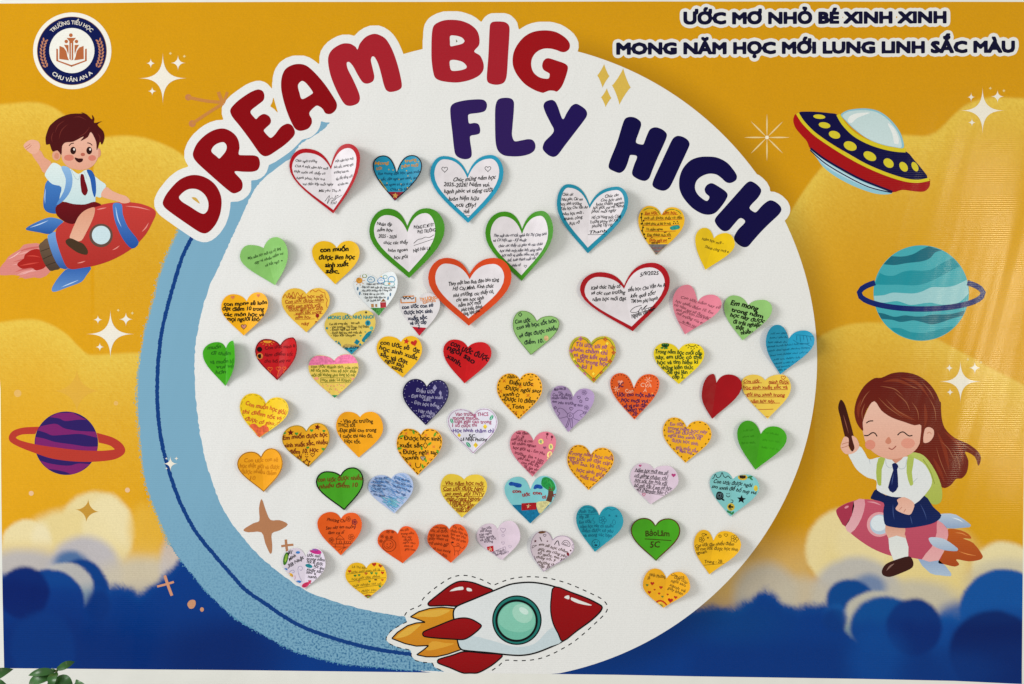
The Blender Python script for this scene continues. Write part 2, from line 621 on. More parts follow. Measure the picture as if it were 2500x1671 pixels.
def trace(f, ox, oy, res, tol=0.25):
    h, w = f.shape
    b = f > 0.5
    code = b[:-1, :-1] * 1 + b[:-1, 1:] * 2 + b[1:, 1:] * 4 + b[1:, :-1] * 8
    js, is_ = np.nonzero((code > 0) & (code < 15))
    nxt = {}
    def ev(e, i, j):
        if e == 0: a, c = (i, j), (i + 1, j)
        elif e == 1: a, c = (i + 1, j), (i + 1, j + 1)
        elif e == 2: a, c = (i, j + 1), (i + 1, j + 1)
        else: a, c = (i, j), (i, j + 1)
        fa, fc = f[a[1], a[0]], f[c[1], c[0]]
        t = (0.5 - fa) / (fc - fa)
        return (round(a[0] + t * (c[0] - a[0]), 4), round(a[1] + t * (c[1] - a[1]), 4))
    TAB = {1: [(3, 0)], 2: [(0, 1)], 3: [(3, 1)], 4: [(1, 2)], 5: [(3, 0), (1, 2)], 6: [(0, 2)], 7: [(3, 2)],
           8: [(2, 3)], 9: [(2, 0)], 10: [(0, 1), (2, 3)], 11: [(2, 1)], 12: [(1, 3)], 13: [(1, 0)], 14: [(0, 3)]}
    for j, i in zip(js, is_):
        for e0, e1 in TAB[int(code[j, i])]:
            nxt[ev(e0, i, j)] = ev(e1, i, j)
    loops = []
    while nxt:
        s = next(iter(nxt))
        l = [s]
        p = nxt.pop(s)
        while p != s and p in nxt:
            l.append(p)
            p = nxt.pop(p)
        if len(l) > 8:
            loops.append(l)
    out = []
    for l in loops:
        P = np.array(l)
        keep = [0]
        i = 0
        n = len(P)
        while i < n - 1:                       # greedy simplification
            k = min(i + 14, n - 1)
            while k > i + 1:
                d = P[k] - P[i]; L = np.linalg.norm(d)
                q = P[i + 1:k] - P[i]
                dev = np.abs(d[0] * q[:, 1] - d[1] * q[:, 0]) / max(L, 1e-9)
                if dev.max() <= tol:
                    break
                k -= 1
            keep.append(k); i = k
        if len(keep) > 4:
            out.append([(P[k][0] * res + ox, P[k][1] * res + oy) for k in keep[:-1]])
    return out

def grown_outline(v, tris, r, res, blur=2):
    v = np.asarray(v)
    pad = r + 8 * res
    ox, oy = v[:, 0].min() - pad, v[:, 1].min() - pad
    w = int((v[:, 0].max() + pad - ox) / res) + 2
    h = int((v[:, 1].max() + pad - oy) / res) + 2
    m = raster_tris(v, tris, ox, oy, w, h, res)
    if r > 0:
        m = grow(m, r / res)
    return trace(soften(m, blur), ox, oy, res)

# ================================================================== THE SETTING
wall = link_mesh('wall', [(-2.6, 0.012, -1.9), (2.6, 0.012, -1.9), (2.6, 0.012, 1.9), (-2.6, 0.012, 1.9),
                          (-2.6, 0.1, -1.9), (2.6, 0.1, -1.9), (2.6, 0.1, 1.9), (-2.6, 0.1, 1.9)],
                 [(0, 1, 2, 3), (4, 7, 6, 5), (0, 4, 5, 1), (3, 2, 6, 7), (0, 3, 7, 4), (1, 5, 6, 2)], M_WALL)
tag(wall, 'plain off white wall behind the printed banner', 'wall', kind='structure')

# ================================================================== THE BANNER
banner = bpy.data.objects.new('banner', None)
banner.location = (0, 0.012, 0)
COL.objects.link(banner)
tag(banner, 'large yellow and blue printed vinyl banner with white disc, hung on the wall', 'banner')
bpy.context.view_layer.update()
class Root:      # children keep world coordinates: shift by the banner's own origin
    pass
BO = (0, 0.012, 0)
def put(part, name, parent=None, mat=None):
    return part.build(name, parent or banner, mat, BO)

# white vinyl sheet, a little bigger than the printed picture, with thickness
def box(name, x0, x1, y0, y1, z0, z1, mat, parent, org):
    vs = [(x - org[0], y - org[1], z - org[2]) for z in (z0, z1) for y in (y0, y1) for x in (x0, x1)]
    return link_mesh(name, vs, [(0, 1, 3, 2), (4, 6, 7, 5), (0, 4, 5, 1), (2, 3, 7, 6), (0, 2, 6, 4), (1, 5, 7, 3)], mat, parent)
box('vinyl_sheet', (-60 - CX) * S, (2560 - CX) * S, 0.0, 0.012, (CY - 1760) * S, (CY + 60) * S, M_VINYL, banner, BO)

# ------------------------------------------------------------------ printed background: clouds and sky on a fine grid
def ss(x, a, b):
    t = np.clip((x - a) / (b - a), 0, 1)
    return t * t * (3 - 2 * t)

top_x = [0, 200, 390, 700, 1000, 1500, 2000, 2500]
top_y = [9, 8, 6, 5, 5, 4, 4, 5]
bot_x = [0, 10, 600, 1000, 1500, 1700, 2100, 2330, 2500]
bot_y = [1632, 1632, 1637, 1642, 1648, 1652, 1658, 1663, 1671]
lef_y = [0, 850, 950, 1200, 1450, 1640]
lef_x = [-14, -8, 1, 3, 6, 10]
rig_y = [0, 600, 1000, 1300, 1640]
rig_x = [2512, 2508, 2502, 2498, 2495]

def background():
    nx, ny = 628, 416
    U, V = np.meshgrid(np.linspace(0, 1, nx), np.linspace(0, 1, ny))
    Y = 0
    X = U * 2500
    for _ in range(3):
        Y = np.interp(X, top_x, top_y) * (1 - V) + np.interp(X, bot_x, bot_y) * V
        X = np.interp(Y, lef_y, lef_x) * (1 - U) + np.interp(Y, rig_y, rig_x) * U
    rs = np.random.RandomState(4)
    grain = rs.normal(0, 1, X.shape)
    # coarse cloud noise
    def vnoise(cell, seed):
        r = np.random.RandomState(seed).uniform(-1, 1, (int(1800 / cell) + 3, int(2700 / cell) + 3))
        gx, gy = (X + 60) / cell, (Y + 20) / cell
        i, j = np.floor(gx).astype(int), np.floor(gy).astype(int)
        fx, fy = gx - i, gy - j
        fx, fy = fx * fx * (3 - 2 * fx), fy * fy * (3 - 2 * fy)
        i = np.clip(i, 0, r.shape[1] - 2); j = np.clip(j, 0, r.shape[0] - 2)
        return (r[j, i] * (1 - fx) + r[j, i + 1] * fx) * (1 - fy) + (r[j + 1, i] * (1 - fx) + r[j + 1, i + 1] * fx) * fy
    n1, n2, n3 = vnoise(60, 1), vnoise(24, 2), vnoise(160, 3)
    C = np.zeros(X.shape + (3,))
    C[:] = lin('#CD930A')
    def mix(mask, col, a=1.0):
        k = (np.clip(mask, 0, 1) * a)[..., None]
        C[:] = C * (1 - k) + np.array(lin(col)) * k
    mix(ss(Y, 350, 1150) * ss(-X, -900, -100), '#DDA012', 0.75)  # lower left yellow brightened: stronger light there put into the print colour
    mix(ss(X, 2100, 2500) * ss(Y, 300, 700), '#D9A20C', 0.5)
    # pale dune shapes with grainy fade
    def dune(xs, ys, length, col='#DFBE4C', a=0.95, soft=5):
        yb = np.interp(X, xs, ys, left=9999, right=9999)
        # smooth the polyline a little
        yb = 0.5 * yb + 0.25 * np.interp(X - 8, xs, ys, left=9999, right=9999) + 0.25 * np.interp(X + 8, xs, ys, left=9999, right=9999)
        d = Y - yb
        fade = np.exp(-np.clip(d, 0, None) / length)
        mix(ss(d, -soft, soft) * np.clip(fade + 0.11 * grain * fade, 0, 1), col, a)
    dune([-30, 30, 60, 90, 115, 135, 155, 185, 230], [258, 253, 250, 250, 256, 265, 279, 305, 360], 170, a=0.8)
    dune([220, 255, 290, 315, 350, 385, 420, 445, 480], [345, 336, 332, 332, 336, 347, 362, 378, 410], 190)
    dune([-30, 0, 40, 75, 100, 130, 165, 190, 212, 228, 270, 320, 360], [793, 788, 782, 780, 783, 795, 818, 845, 866, 868, 865, 862, 863], 150)
    dune([1905, 1930, 1960, 1990, 2010, 2040, 2100, 2160, 2205, 2260, 2285, 2305, 2330, 2355, 2390, 2425, 2460, 2530],
         [560, 518, 470, 428, 405, 380, 350, 335, 330, 333, 324, 306, 280, 258, 243, 237, 239, 242], 150)
    dune([1980, 2000, 2040, 2075, 2110, 2150, 2200, 2260, 2330, 2420, 2540], [850, 822, 802, 792, 788, 788, 792, 815, 850, 900, 960], 130, a=0.75)
    # soft four-point star on the left dune
    def blob(cx, cy, rx, ry, col, soft=10, a=1.0, nz=0.0):
        d = (1 - np.sqrt(((X - cx) / rx) ** 2 + ((Y - cy) / ry) ** 2)) * min(rx, ry) + 1.4 * n2 + 0.5 * grain
        mix(ss(d, -soft, soft), col, a)
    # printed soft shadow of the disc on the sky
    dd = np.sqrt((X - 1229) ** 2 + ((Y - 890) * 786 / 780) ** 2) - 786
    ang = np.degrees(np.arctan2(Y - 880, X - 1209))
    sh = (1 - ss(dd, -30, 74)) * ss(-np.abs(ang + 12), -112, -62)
    # ---- cream clouds left
    blob(235, 1298, 92, 98, '#E0CE97', 8)
    blob(170, 1320, 110, 75, '#DFCB8E', 16)
    blob(262, 1300, 62, 88, '#E4D7AC', 10, 0.6)
    blob(65, 1330, 60, 60, '#E2D2A0', 6)
    blob(100, 1325, 24, 48, '#E6DAB4', 9, 0.7)
    blob(60, 1385, 120, 55, '#DAC48E', 20, 0.9)
    mix(ss(Y, 1300, 1400) * (1 - ss(X, 430, 480)), '#DCC37E', 0.9)
    blob(360, 1290, 45, 60, '#DDB040', 18, 0.7)
    # lilac-grey
    blob(205, 1405, 92, 96, '#B3AFB4', 14, 0.95)
    blob(60, 1400, 110, 58, '#B0ADB0', 18, 0.9)
    blob(350, 1425, 130, 62, '#C3B9A4', 22, 0.9)
    blob(420, 1380, 30, 70, '#BDB5B4', 10, 0.8)
    # ---- cream clouds right
    sm = ss(-X, -2120, -1800)
    mix(ss(Y, 1270, 1400) * ss(X, 1650, 1700) * (1 - ss(X, 1960, 2010)), '#C9A766', 0.85)
    blob(2065, 1340, 98, 98, '#E0CE97', 8)
    blob(2200, 1370, 180, 105, '#DFCB8C', 26)
    blob(2110, 1330, 70, 60, '#E2D3A4', 16, 0.6)
    blob(2450, 1395, 78, 72, '#E2D4A4', 8)
    mix(ss(Y, 1370, 1430) * ss(X, 2080, 2160), '#DFCA86', 0.95)
    blob(2092, 1462, 112, 102, '#B4B1AC', 14, 0.95)
    blob(1870, 1455, 78, 80, '#B2AB9C', 20, 0.9)
    blob(1960, 1470, 70, 60, '#BDB4A0', 22, 0.8)
    blob(2230, 1480, 120, 64, '#B9B4A6', 18, 0.85)
    blob(2460, 1430, 105, 66, '#B5B2A8', 16, 0.6)
    # ---- blue sea of clouds
    jag = 5 * n2 + 1.6 * grain
    yl = np.interp(X, [-20, 60, 120, 180, 257, 268, 300, 335, 380, 425, 450, 520], [1400, 1400, 1420, 1420, 1410, 1428, 1424, 1446, 1420, 1380, 1355, 1340])
    yr = np.interp(X, [600, 1650, 1720, 1790, 1830, 1850, 1866, 1890, 1912, 1945, 1970, 2000, 2030, 2060, 2520],
                   [1490, 1485, 1478, 1484, 1462, 1444, 1437, 1446, 1470, 1480, 1472, 1476, 1468, 1500, 1500])
    yb = np.where(X < 600, yl, yr)
    mix(ss(Y - yb + jag, -12, 16), '#014089')
    # left waves
    blob(172, 1372, 40, 26, '#2F6096', 10, 0.9)
    blob(198, 1430, 62, 64, '#02397F', 6)
    blob(160, 1436, 68, 62, '#B7B4AE', 5, 0.9)
    blob(122, 1478, 86, 88, '#043D86', 5)
    blob(58, 1448, 62, 64, '#01246A', 7)
    blob(240, 1472, 34, 42, '#094A90', 10, 0.45)
    blob(240, 1480, 30, 36, '#023579', 8, 0.8)
    mix(ss(Y, 1440, 1560) * (1 - ss(X, 560, 700)), '#022E72', 0.75)
    blob(105, 1585, 78, 92, '#053E84', 10, 0.7)
    blob(420, 1500, 170, 60, '#053F86', 40, 0.45)
    blob(560, 1600, 140, 80, '#012868', 40, 0.6)
    # right waves
    blob(2120, 1435, 42, 32, '#2A62A0', 12, 0.7)
    blob(2075, 1466, 58, 52, '#024288', 6)
    blob(2142, 1512, 84, 68, '#BBB7A8', 6, 0.95)
    blob(2160, 1530, 86, 74, '#04488F', 7)
    blob(2040, 1505, 30, 30, '#1558A0', 8, 0.5)
    blob(2038, 1515, 30, 28, '#033D82', 8, 0.9)
    blob(2345, 1560, 80, 90, '#0A519C', 18, 0.9)
    blob(2450, 1492, 108, 102, '#0A4E9A', 6)
    blob(2450, 1560, 118, 72, '#053C86', 20, 0.6)
    blob(2232, 1532, 68, 70, '#023077', 7)
    blob(2425, 1592, 108, 100, '#012566', 8)
    mix(ss(Y, 1540, 1600) * ss(X, 1650, 1720), '#02357A', 0.45)
    blob(2140, 1610, 70, 75, '#0A55A0', 40, 0.6)
    blob(2320, 1640, 110, 45, '#053C82', 26, 0.7)
    blob(1800, 1520, 110, 45, '#044A84', 40, 0.55)
    bm_ = ss(Y - yb + jag, -4, 40)[..., None]
    C[:] = C * (1 - np.array([0.5, 0.30, 0.14]) * bm_)
    # disc's printed shadow
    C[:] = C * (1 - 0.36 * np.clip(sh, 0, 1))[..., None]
    # printed halo of the blue ring (soft airbrushed edge, upper left)
    er = np.sqrt(((X - 1165) / 829.0) ** 2 + ((Y - 965) / 690.0) ** 2)
    C[:] = C * (1 + 0.012 * grain + 0.012 * n3)[..., None]
    C[:] = np.clip(C, 0, 1)
    V3 = np.stack([(X - CX) * S, np.full(X.shape, -0.2 * DL) - BO[1], (CY - Y) * S], -1).reshape(-1, 3)
    idx = np.arange(nx * ny).reshape(ny, nx)
    F = np.stack([idx[:-1, :-1], idx[1:, :-1], idx[1:, 1:], idx[:-1, 1:]], -1).reshape(-1, 4)
    me = bpy.data.meshes.new('printed_background')
    me.vertices.add(len(V3)); me.vertices.foreach_set('co', V3.astype(np.float32).ravel())
    me.loops.add(F.size); me.loops.foreach_set('vertex_index', F.astype(np.int32).ravel())
    me.polygons.add(len(F)); me.polygons.foreach_set('loop_start', np.arange(0, F.size, 4, dtype=np.int32))
    me.update(calc_edges=True); me.validate()
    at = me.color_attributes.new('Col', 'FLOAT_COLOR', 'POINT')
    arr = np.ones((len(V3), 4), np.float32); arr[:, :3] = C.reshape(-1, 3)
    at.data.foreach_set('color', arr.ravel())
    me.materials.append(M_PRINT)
    o = bpy.data.objects.new('printed_background', me)
    COL.objects.link(o); o.parent = banner
background()

# ------------------------------------------------------------------ disc, ring, ring line
WHITE = '#DFDFDD'
bot_at = lambda x: float(np.interp(x, bot_x, bot_y))
disc = [p for p in ellipse(1209, 880, 786, 780, n=220)]
disc = [(x, min(y, bot_at(x))) for x, y in disc]
put(Part(FLAT).fill(disc, WHITE, 1, smooth=False), 'printed_disc')

inner = [(830, 270), (805, 300), (778, 325), (736, 350), (709, 386), (648, 432), (617, 471), (587, 536), (567, 578), (545, 627), (510, 703),
         (491, 768), (478, 837), (475, 894), (477, 963), (484, 1028), (493, 1086), (509, 1150), (536, 1225), (565, 1276),
         (619, 1343), (676, 1394), (746, 1442), (842, 1477), (938, 1499), (1000, 1510), (1100, 1560)]
outer = [(1130, 1642), (998, 1636), (938, 1630), (842, 1621), (778, 1607), (715, 1588), (651, 1554), (599, 1524), (574, 1508), (526, 1467),
         (478, 1413), (427, 1346), (402, 1298), (373, 1228), (354, 1165), (346, 1099), (339, 1019), (337, 955), (341, 891),
         (354, 812), (373, 748), (387, 689), (403, 641), (422, 597), (440, 558), (470, 500), (540, 430), (640, 370), (740, 300)]
rr = random.Random(3)
def fray(pts, amp, n=10):
    out = []
    for p, q in zip(pts[:-1], pts[1:]):
        out += [p]
    c = catmull(pts, False, n)
    return [(x + rr.uniform(-amp, amp), y + rr.uniform(-amp, amp)) for x, y in c]
ring_pts = fray(inner, 1.2) + fray(outer, 1.1)
put(Part(FLAT).fill(ring_pts, '#76A4BD', 1.3, smooth=False), 'printed_ring', None, M_RING)
line = [(490, 530), (467, 582), (446, 625), (424, 695), (405, 764), (391, 834), (384, 923), (385, 1003), (395, 1083), (411, 1146), (427, 1195),
        (446, 1241), (478, 1299), (526, 1359), (574, 1414), (599, 1441), (651, 1477), (715, 1519), (778, 1547), (874, 1576), (938, 1589), (1010, 1599), (1060, 1604)]
put(Part(FLAT).stroke(line, 9.5, '#0B3A7C', 1.6, rough=1.0), 'printed_ring_line')
# frayed soft edge between ring and sky
fr = Part(FLAT)
r2 = random.Random(8)
oc = catmull(outer, False, 14)
for k in range(5200):
    i = r2.randrange(len(oc) - 1)
    x, y = oc[i]
    # outward normal from the ring's middle
    nx_, ny_ = x - 1165, y - 965
    l = math.hypot(nx_, ny_); nx_, ny_ = nx_ / l, ny_ / l
    d = abs(r2.gauss(0, 4.0 if y < 1330 else 2.2)) - 3.0
    tx, ty = r2.uniform(-3, 3), r2.uniform(-3, 3)
    px, py = x + nx_ * d + tx, y + ny_ * d + ty
    s_ = r2.uniform(0.7, 1.9)
    if py > bot_at(px) - 3 or py < 520:
        continue
    a = r2.uniform(0, 3)
    fr.v += [FLAT.pt(px + s_ * 1.3 * math.cos(a + q), py + s_ * 1.3 * math.sin(a + q), 0.8 + 0.0004 * (k % 900)) for q in (0, 2.1, 4.2)]
    o_ = len(fr.v) - 3
    fr.f.append((o_, o_ + 1, o_ + 2)); fr.col += [lin('#86A7A8' if y < 1330 else '#5A93B0')] * 3
tag(put(fr, 'printed_ring_spray'), kind='stuff')

# ------------------------------------------------------------------ DREAM BIG / FLY HIGH
K5, K6, K8 = (380, 0, 2.613), (950, 0, 3.7333), (1450, 250, 3.92)
LET = [
 ('red', K5, [(45,1290),(75,1230),(150,1150),(230,1118),(310,1130),(380,1180),(418,1260),(415,1350),(390,1420),(352,1470),(318,1490),(280,1482),(200,1430),(100,1360),(55,1322)],
  [[(150,1255),(200,1212),(260,1208),(310,1240),(335,1290),(332,1340),(308,1365),(275,1355),(220,1320),(165,1285)]]),
 ('red', K5, [(238,975),(265,915),(320,860),(380,828),(440,822),(495,850),(525,890),(535,940),(530,985),(560,991),(630,993),(657,1008),(665,1050),(650,1085),(615,1097),(560,1097),(503,1097),(545,1148),(555,1180),(545,1215),(500,1235),(465,1217),(400,1162),(330,1100),(270,1045),(242,1008)],
  [[(355,965),(380,925),(430,908),(452,930),(447,965),(415,1005),(404,1012),(390,1000)]]),
 ('red', K5, [(475,712),(485,685),(530,640),(600,592),(650,572),(680,580),(693,605),(688,640),(650,672),(605,712),(628,750),(642,760),(660,742),(690,728),(720,740),(735,765),(731,790),(700,820),(690,836),(718,870),(736,880),(760,860),(800,810),(840,790),(870,802),(888,840),(880,870),(830,920),(760,970),(720,994),(690,997),(660,975),(600,890),(540,810),(490,748)], []),
 ('red', K5, [(800,560),(805,490),(830,440),(880,413),(930,410),(970,425),(1020,470),(1080,540),(1140,630),(1156,665),(1150,700),(1120,727),(1085,725),(1068,700),(1052,685),(1025,676),(985,712),(981,732),(995,760),(995,790),(972,822),(925,836),(893,825),(870,790),(840,720),(815,640)],
  [[(908,545),(932,518),(960,532),(1003,590),(990,605),(935,633),(918,595)]]),
 ('red_sheen', K5, [(1100,400),(1105,350),(1135,310),(1190,280),(1240,280),(1275,300),(1288,316),(1302,280),(1340,237),(1390,217),(1430,225),(1470,252),(1510,320),(1545,420),(1568,520),(1568,560),(1540,580),(1495,588),(1470,575),(1455,540),(1440,480),(1420,410),(1397,366),(1381,362),(1373,385),(1385,440),(1395,490),(1385,520),(1350,535),(1320,525),(1290,480),(1260,425),(1235,397),(1219,402),(1225,440),(1260,510),(1295,590),(1303,630),(1290,660),(1250,676),(1215,672),(1190,645),(1150,570),(1115,480)], []),
 ('red_sheen', K6, [(385,480),(388,330),(400,250),(430,215),(500,187),(580,182),(660,192),(740,225),(800,280),(823,350),(818,415),(776,470),(830,510),(860,580),(858,640),(820,690),(740,730),(640,752),(560,752),(470,738),(420,710),(400,650),(388,560)],
  [[(557,330),(600,326),(660,342),(687,375),(665,400),(600,417),(560,422),(555,385)], [(555,556),(600,548),(670,567),(705,602),(700,625),(650,642),(590,648),(565,640),(554,605)]]),
 ('red_sheen', K6, [(918,235),(940,203),(1000,197),(1060,205),(1092,235),(1098,285),(1085,500),(1072,690),(1050,750),(1000,773),(940,770),(900,750),(890,705),(905,500)], []),
 ('red3', K6, [(1125,560),(1135,480),(1175,400),(1240,330),(1320,290),(1420,278),(1510,290),(1580,325),(1630,370),(1648,410),(1640,450),(1605,475),(1570,475),(1530,460),(1470,445),(1400,448),(1340,480),(1305,530),(1295,590),(1310,650),(1345,690),(1390,713),(1452,717),(1463,678),(1456,668),(1410,640),(1395,605),(1405,560),(1430,536),(1460,533),(1530,555),(1600,580),(1628,607),(1625,650),(1600,730),(1570,795),(1530,836),(1500,829),(1460,828),(1420,842),(1400,848),(1330,825),(1240,770),(1170,690),(1135,620)], []),
 ('fly', K6, [(557,1000),(570,960),(610,935),(700,915),(800,907),(860,912),(888,940),(890,980),(870,1015),(820,1030),(740,1040),(721,1052),(722,1100),(732,1127),(780,1122),(815,1135),(830,1180),(825,1215),(800,1228),(750,1237),(737,1250),(740,1300),(752,1380),(748,1430),(710,1452),(650,1445),(605,1410),(590,1340),(575,1200),(563,1100)], []),
 ('fly', K6, [(965,1100),(968,980),(985,920),(1020,897),(1080,893),(1120,905),(1138,938),(1135,1030),(1125,1150),(1120,1230),(1135,1280),(1155,1290),(1210,1280),(1270,1270),(1310,1280),(1333,1320),(1325,1370),(1280,1405),(1200,1425),(1110,1427),(1040,1415),(990,1370),(970,1290)], []),
 ('fly2', K6, [(1407,970),(1425,930),(1480,912),(1515,930),(1540,980),(1582,1087),(1620,1030),(1660,970),(1700,948),(1740,962),(1790,1000),(1805,1040),(1790,1080),(1700,1200),(1600,1330),(1540,1410),(1500,1432),(1450,1415),(1405,1370),(1400,1340),(1420,1290),(1500,1200),(1470,1120),(1430,1040)], []),
 ('high', K8, [(140,608),(160,540),(220,390),(275,210),(300,157),(345,140),(400,150),(445,185),(452,222),(430,290),(403,382),(460,405),(476,398),(510,310),(540,257),(590,240),(650,258),(693,295),(697,330),(670,400),(610,530),(560,650),(530,725),(490,753),(430,740),(375,705),(365,670),(385,600),(412,520),(356,505),(344,512),(320,590),(290,650),(245,677),(190,660),(150,638)], []),
 ('high', K8, [(560,780),(580,720),(640,590),(700,460),(755,350),(800,322),(860,335),(905,370),(915,408),(890,470),(820,620),(760,750),(720,820),(670,847),(610,835),(568,808)], []),
 ('high', K8, [(815,790),(822,710),(855,630),(920,560),(1000,527),(1090,520),(1180,530),(1270,575),(1330,640),(1367,700),(1360,745),(1310,773),(1265,765),(1220,725),(1170,692),(1100,685),(1030,710),(985,750),(968,800),(975,850),(1010,900),(1078,945),(1105,907),(1070,870),(1060,830),(1085,790),(1130,775),(1190,805),(1262,855),(1280,890),(1260,940),(1210,1010),(1160,1060),(1100,1077),(1030,1065),(940,1010),(860,920),(825,850)], []),
 ('high', K8, [(1157,1140),(1170,1100),(1240,1020),(1320,930),(1400,840),(1460,775),(1500,757),(1550,780),(1595,825),(1600,860),(1570,915),(1490,1007),(1538,1053),(1560,1045),(1620,980),(1680,940),(1730,950),(1780,990),(1795,1030),(1770,1075),(1680,1160),(1600,1240),(1520,1330),(1475,1380),(1430,1387),(1380,1360),(1345,1320),(1345,1280),(1380,1220),(1447,1145),(1400,1110),(1340,1170),(1290,1225),(1240,1233),(1190,1195)], []),
]
LC = {'red': '#840009', 'red_sheen': '#A01C28', 'red3': '#960A12', 'fly': '#2B1656', 'fly2': '#1C0B50', 'high': '#08013E'}  # M, B, I red and FLY navy lightened: sheen put into the ink
allv, allt = [], []
hv, ht = [], []
for i, (c, k, o_, holes) in enumerate(LET):
    p = Part(FLAT, k)
    lo = [p.T(catmull(o_))] + [p.T(catmull(h)) for h in holes]
    v, t = tess(lo)
    if c.startswith('red'):
        n0 = len(allv); allv += v; allt += [(a + n0, b + n0, d + n0) for a, b, d in t]
    if c == 'high':
        n0 = len(hv); hv += v; ht += [(a + n0, b + n0, d + n0) for a, b, d in t]
    p.loops(lo, LC[c], 2.5)
    put(p, 'letter')
put(Part(FLAT).loops(grown_outline(allv, allt, 21.5, 1.5), WHITE, 1.9), 'lettering_outline')
put(Part(FLAT).loops(grown_outline(hv, ht, 22.0, 1.5), WHITE, 1.9), 'lettering_outline')
put(Part(FLAT, K5).fill([(228, 1262), (255, 1261), (275, 1285), (281, 1301), (255, 1285)], '#C9A24A', 2.4, n=2), 'printed_sliver')
put(Part(FLAT, K6).fill([(610, 360), (624, 378), (611, 389)], '#6B5D3A', 2.4, smooth=False), 'printed_sliver')

# ------------------------------------------------------------------ two lines of heading text, top right
def heading(s, x0, y0, x1, y1, h):
    v, t = glyphs(s, 0.0, 0.0)
    X0, X1 = v[:, 0].min(), v[:, 0].max()
    sx = (x1 - x0) / (X1 - X0); sy = h / 0.727
    v = v.copy()
    v[:, 1] += np.where(v[:, 1] > 0.745, 0.075, 0.0)      # lift the accents clear of the capitals
    v[:, 1] -= np.where(v[:, 1] < -0.03, 0.06, 0.0)
    x = x0 + (v[:, 0] - X0) * sx
    y = y0 + (y1 - y0) * (v[:, 0] - X0) / (X1 - X0) - v[:, 1] * sy
    P = np.stack([x, y], 1)
    put(Part(FLAT).loops(grown_outline(P, t, 2.95, 0.5, 3), '#06062B', 2), 'heading_text')
    put(Part(FLAT).loops(grown_outline(P, t, 11, 1.0, 2), '#DDDDDA', 1), 'heading_outline')
heading('ƯỚC MƠ NHỎ BÉ XINH XINH', 1671, 58, 2309, 55, 27)
heading('MONG NĂM HỌC MỚI LUNG LINH SẮC MÀU', 1507, 132, 2476, 127, 27)

# ------------------------------------------------------------------ school emblem
E = (0, 0, 3.734)
em = put(Part(FLAT, E).fill(ellipse(658, 465, 357, 350, n=64), '#E6E2D6', 3, smooth=False), 'printed_emblem')
put(Part(FLAT, E).fill(ellipse(655, 465, 318, 312, n=64), '#8A5A3A', 4, smooth=False)
    .fill(ellipse(655, 465, 313, 308, n=64), '#04104A', 5, smooth=False), 'emblem_ring', em)
put(Part(FLAT, E).fill(ellipse(655, 463, 206, 206, n=48), '#E4E3DA', 6, smooth=False), 'emblem_centre', em)
def arc_text(s, cx, cy, r, a0, a1, h, col, inside, layer):
    p = Part(FLAT, E)
    v, t = glyphs(s, 0.022)
    X0, X1 = v[:, 0].min(), v[:, 0].max()
    out = []
    for x, y in v:
        a = math.radians(a0 + (a1 - a0) * (x - X0) / (X1 - X0))
        rad = r + (-1 if inside else 1) * y * h / 0.727
        out.append((cx + rad * math.sin(a), cy - rad * math.cos(a)))
    p._add(p.T(out), t, col, layer)
    return p
put(arc_text('TRƯỜNG TIỂU HỌC', 655, 465, 242, -47, 46, 36, '#DDD6C8', False, 7), 'emblem_text', em)
put(arc_text('CHU VĂN AN A', 655, 465, 282, 221, 137, 38, '#DDD9CE', True, 7), 'emblem_text', em)
lau = Part(FLAT, E)
for sgn in (-1, 1):
    for k in range(9):
        a = math.radians(-24 + 51 * k / 8.0)
        for side in (-1, 1):
            R = 268 + side * 14
            x, y = 655 + sgn * R * math.cos(a), 478 + R * math.sin(a)
            d = math.degrees(a) + 90 + side * 30
            lau.fill(ellipse(x, y, 19, 8, rot=(d if sgn > 0 else 180 - d), n=10), '#B57A5E', 7 + 0.1 * side, smooth=False)
put(lau, 'emblem_laurel', em)
bk = Part(FLAT, E)
BR = '#AE6238'
for q in ((646, 323, 17), (604, 380, 16), (697, 380, 16)):
    bk.fill(ellipse(*q, n=18), BR, 7, smooth=False)
mir = lambda pts: [(1304 - x, y) for x, y in pts]
bk.fill([(607, 347), (692, 347), (668, 378), (667, 548), (650, 552), (633, 540), (632, 378)], BR, 7, smooth=False)
lp = [(583, 410), (624, 412), (625, 470), (622, 500), (606, 448)]
pg = [(542, 420), (582, 436), (605, 470), (614, 515), (628, 552), (540, 540)]
ob = [(513, 445), (528, 448), (530, 552), (654, 596), (654, 612), (513, 558)]
for q in (lp, pg, ob):
    bk.fill(q, BR, 7, smooth=False); bk.fill(mir(q), BR, 7, smooth=False)
bk.stroke([(650, 395), (650, 548)], 7, '#E4E3DA', 8, smooth=False)
put(bk, 'emblem_book', em)

# ------------------------------------------------------------------ printed sparkles
def cluster(name, big, smalls, tiny=(), col='#E6E0D2', layer=4):
    p = Part(FLAT)
    p.fill(sparkle(*big, p=4.4, n=64), col, layer, smooth=False)
    for q in smalls: p.fill(sparkle(*q, p=4.0), col, layer, smooth=False)
    for q in tiny: p.fill(sparkle(q[0], q[1], 4, p=2.6), '#E0C88A', layer, smooth=False)
    put(p, name)
cluster('printed_sparkle', (397.5, 191.5, 62, 66), [(368, 155, 12, 13), (434.6, 154, 19, 20), (371.5, 223, 11.5, 11.5)], [(416, 131), (450, 138)])
cluster('printed_sparkle', (269.5, 816, 62, 63), [(239, 781, 12, 12), (307.4, 780, 18, 18), (243.6, 847.6, 11.5, 11.5)], [(288.6, 758), (323, 765)])
cluster('printed_sparkle', (2399, 270.4, 58, 60), [(2371, 237.6, 10, 12), (2435.5, 236, 17, 17), (2373, 299.6, 10.5, 11)], [(2418, 216), (2451, 222)])
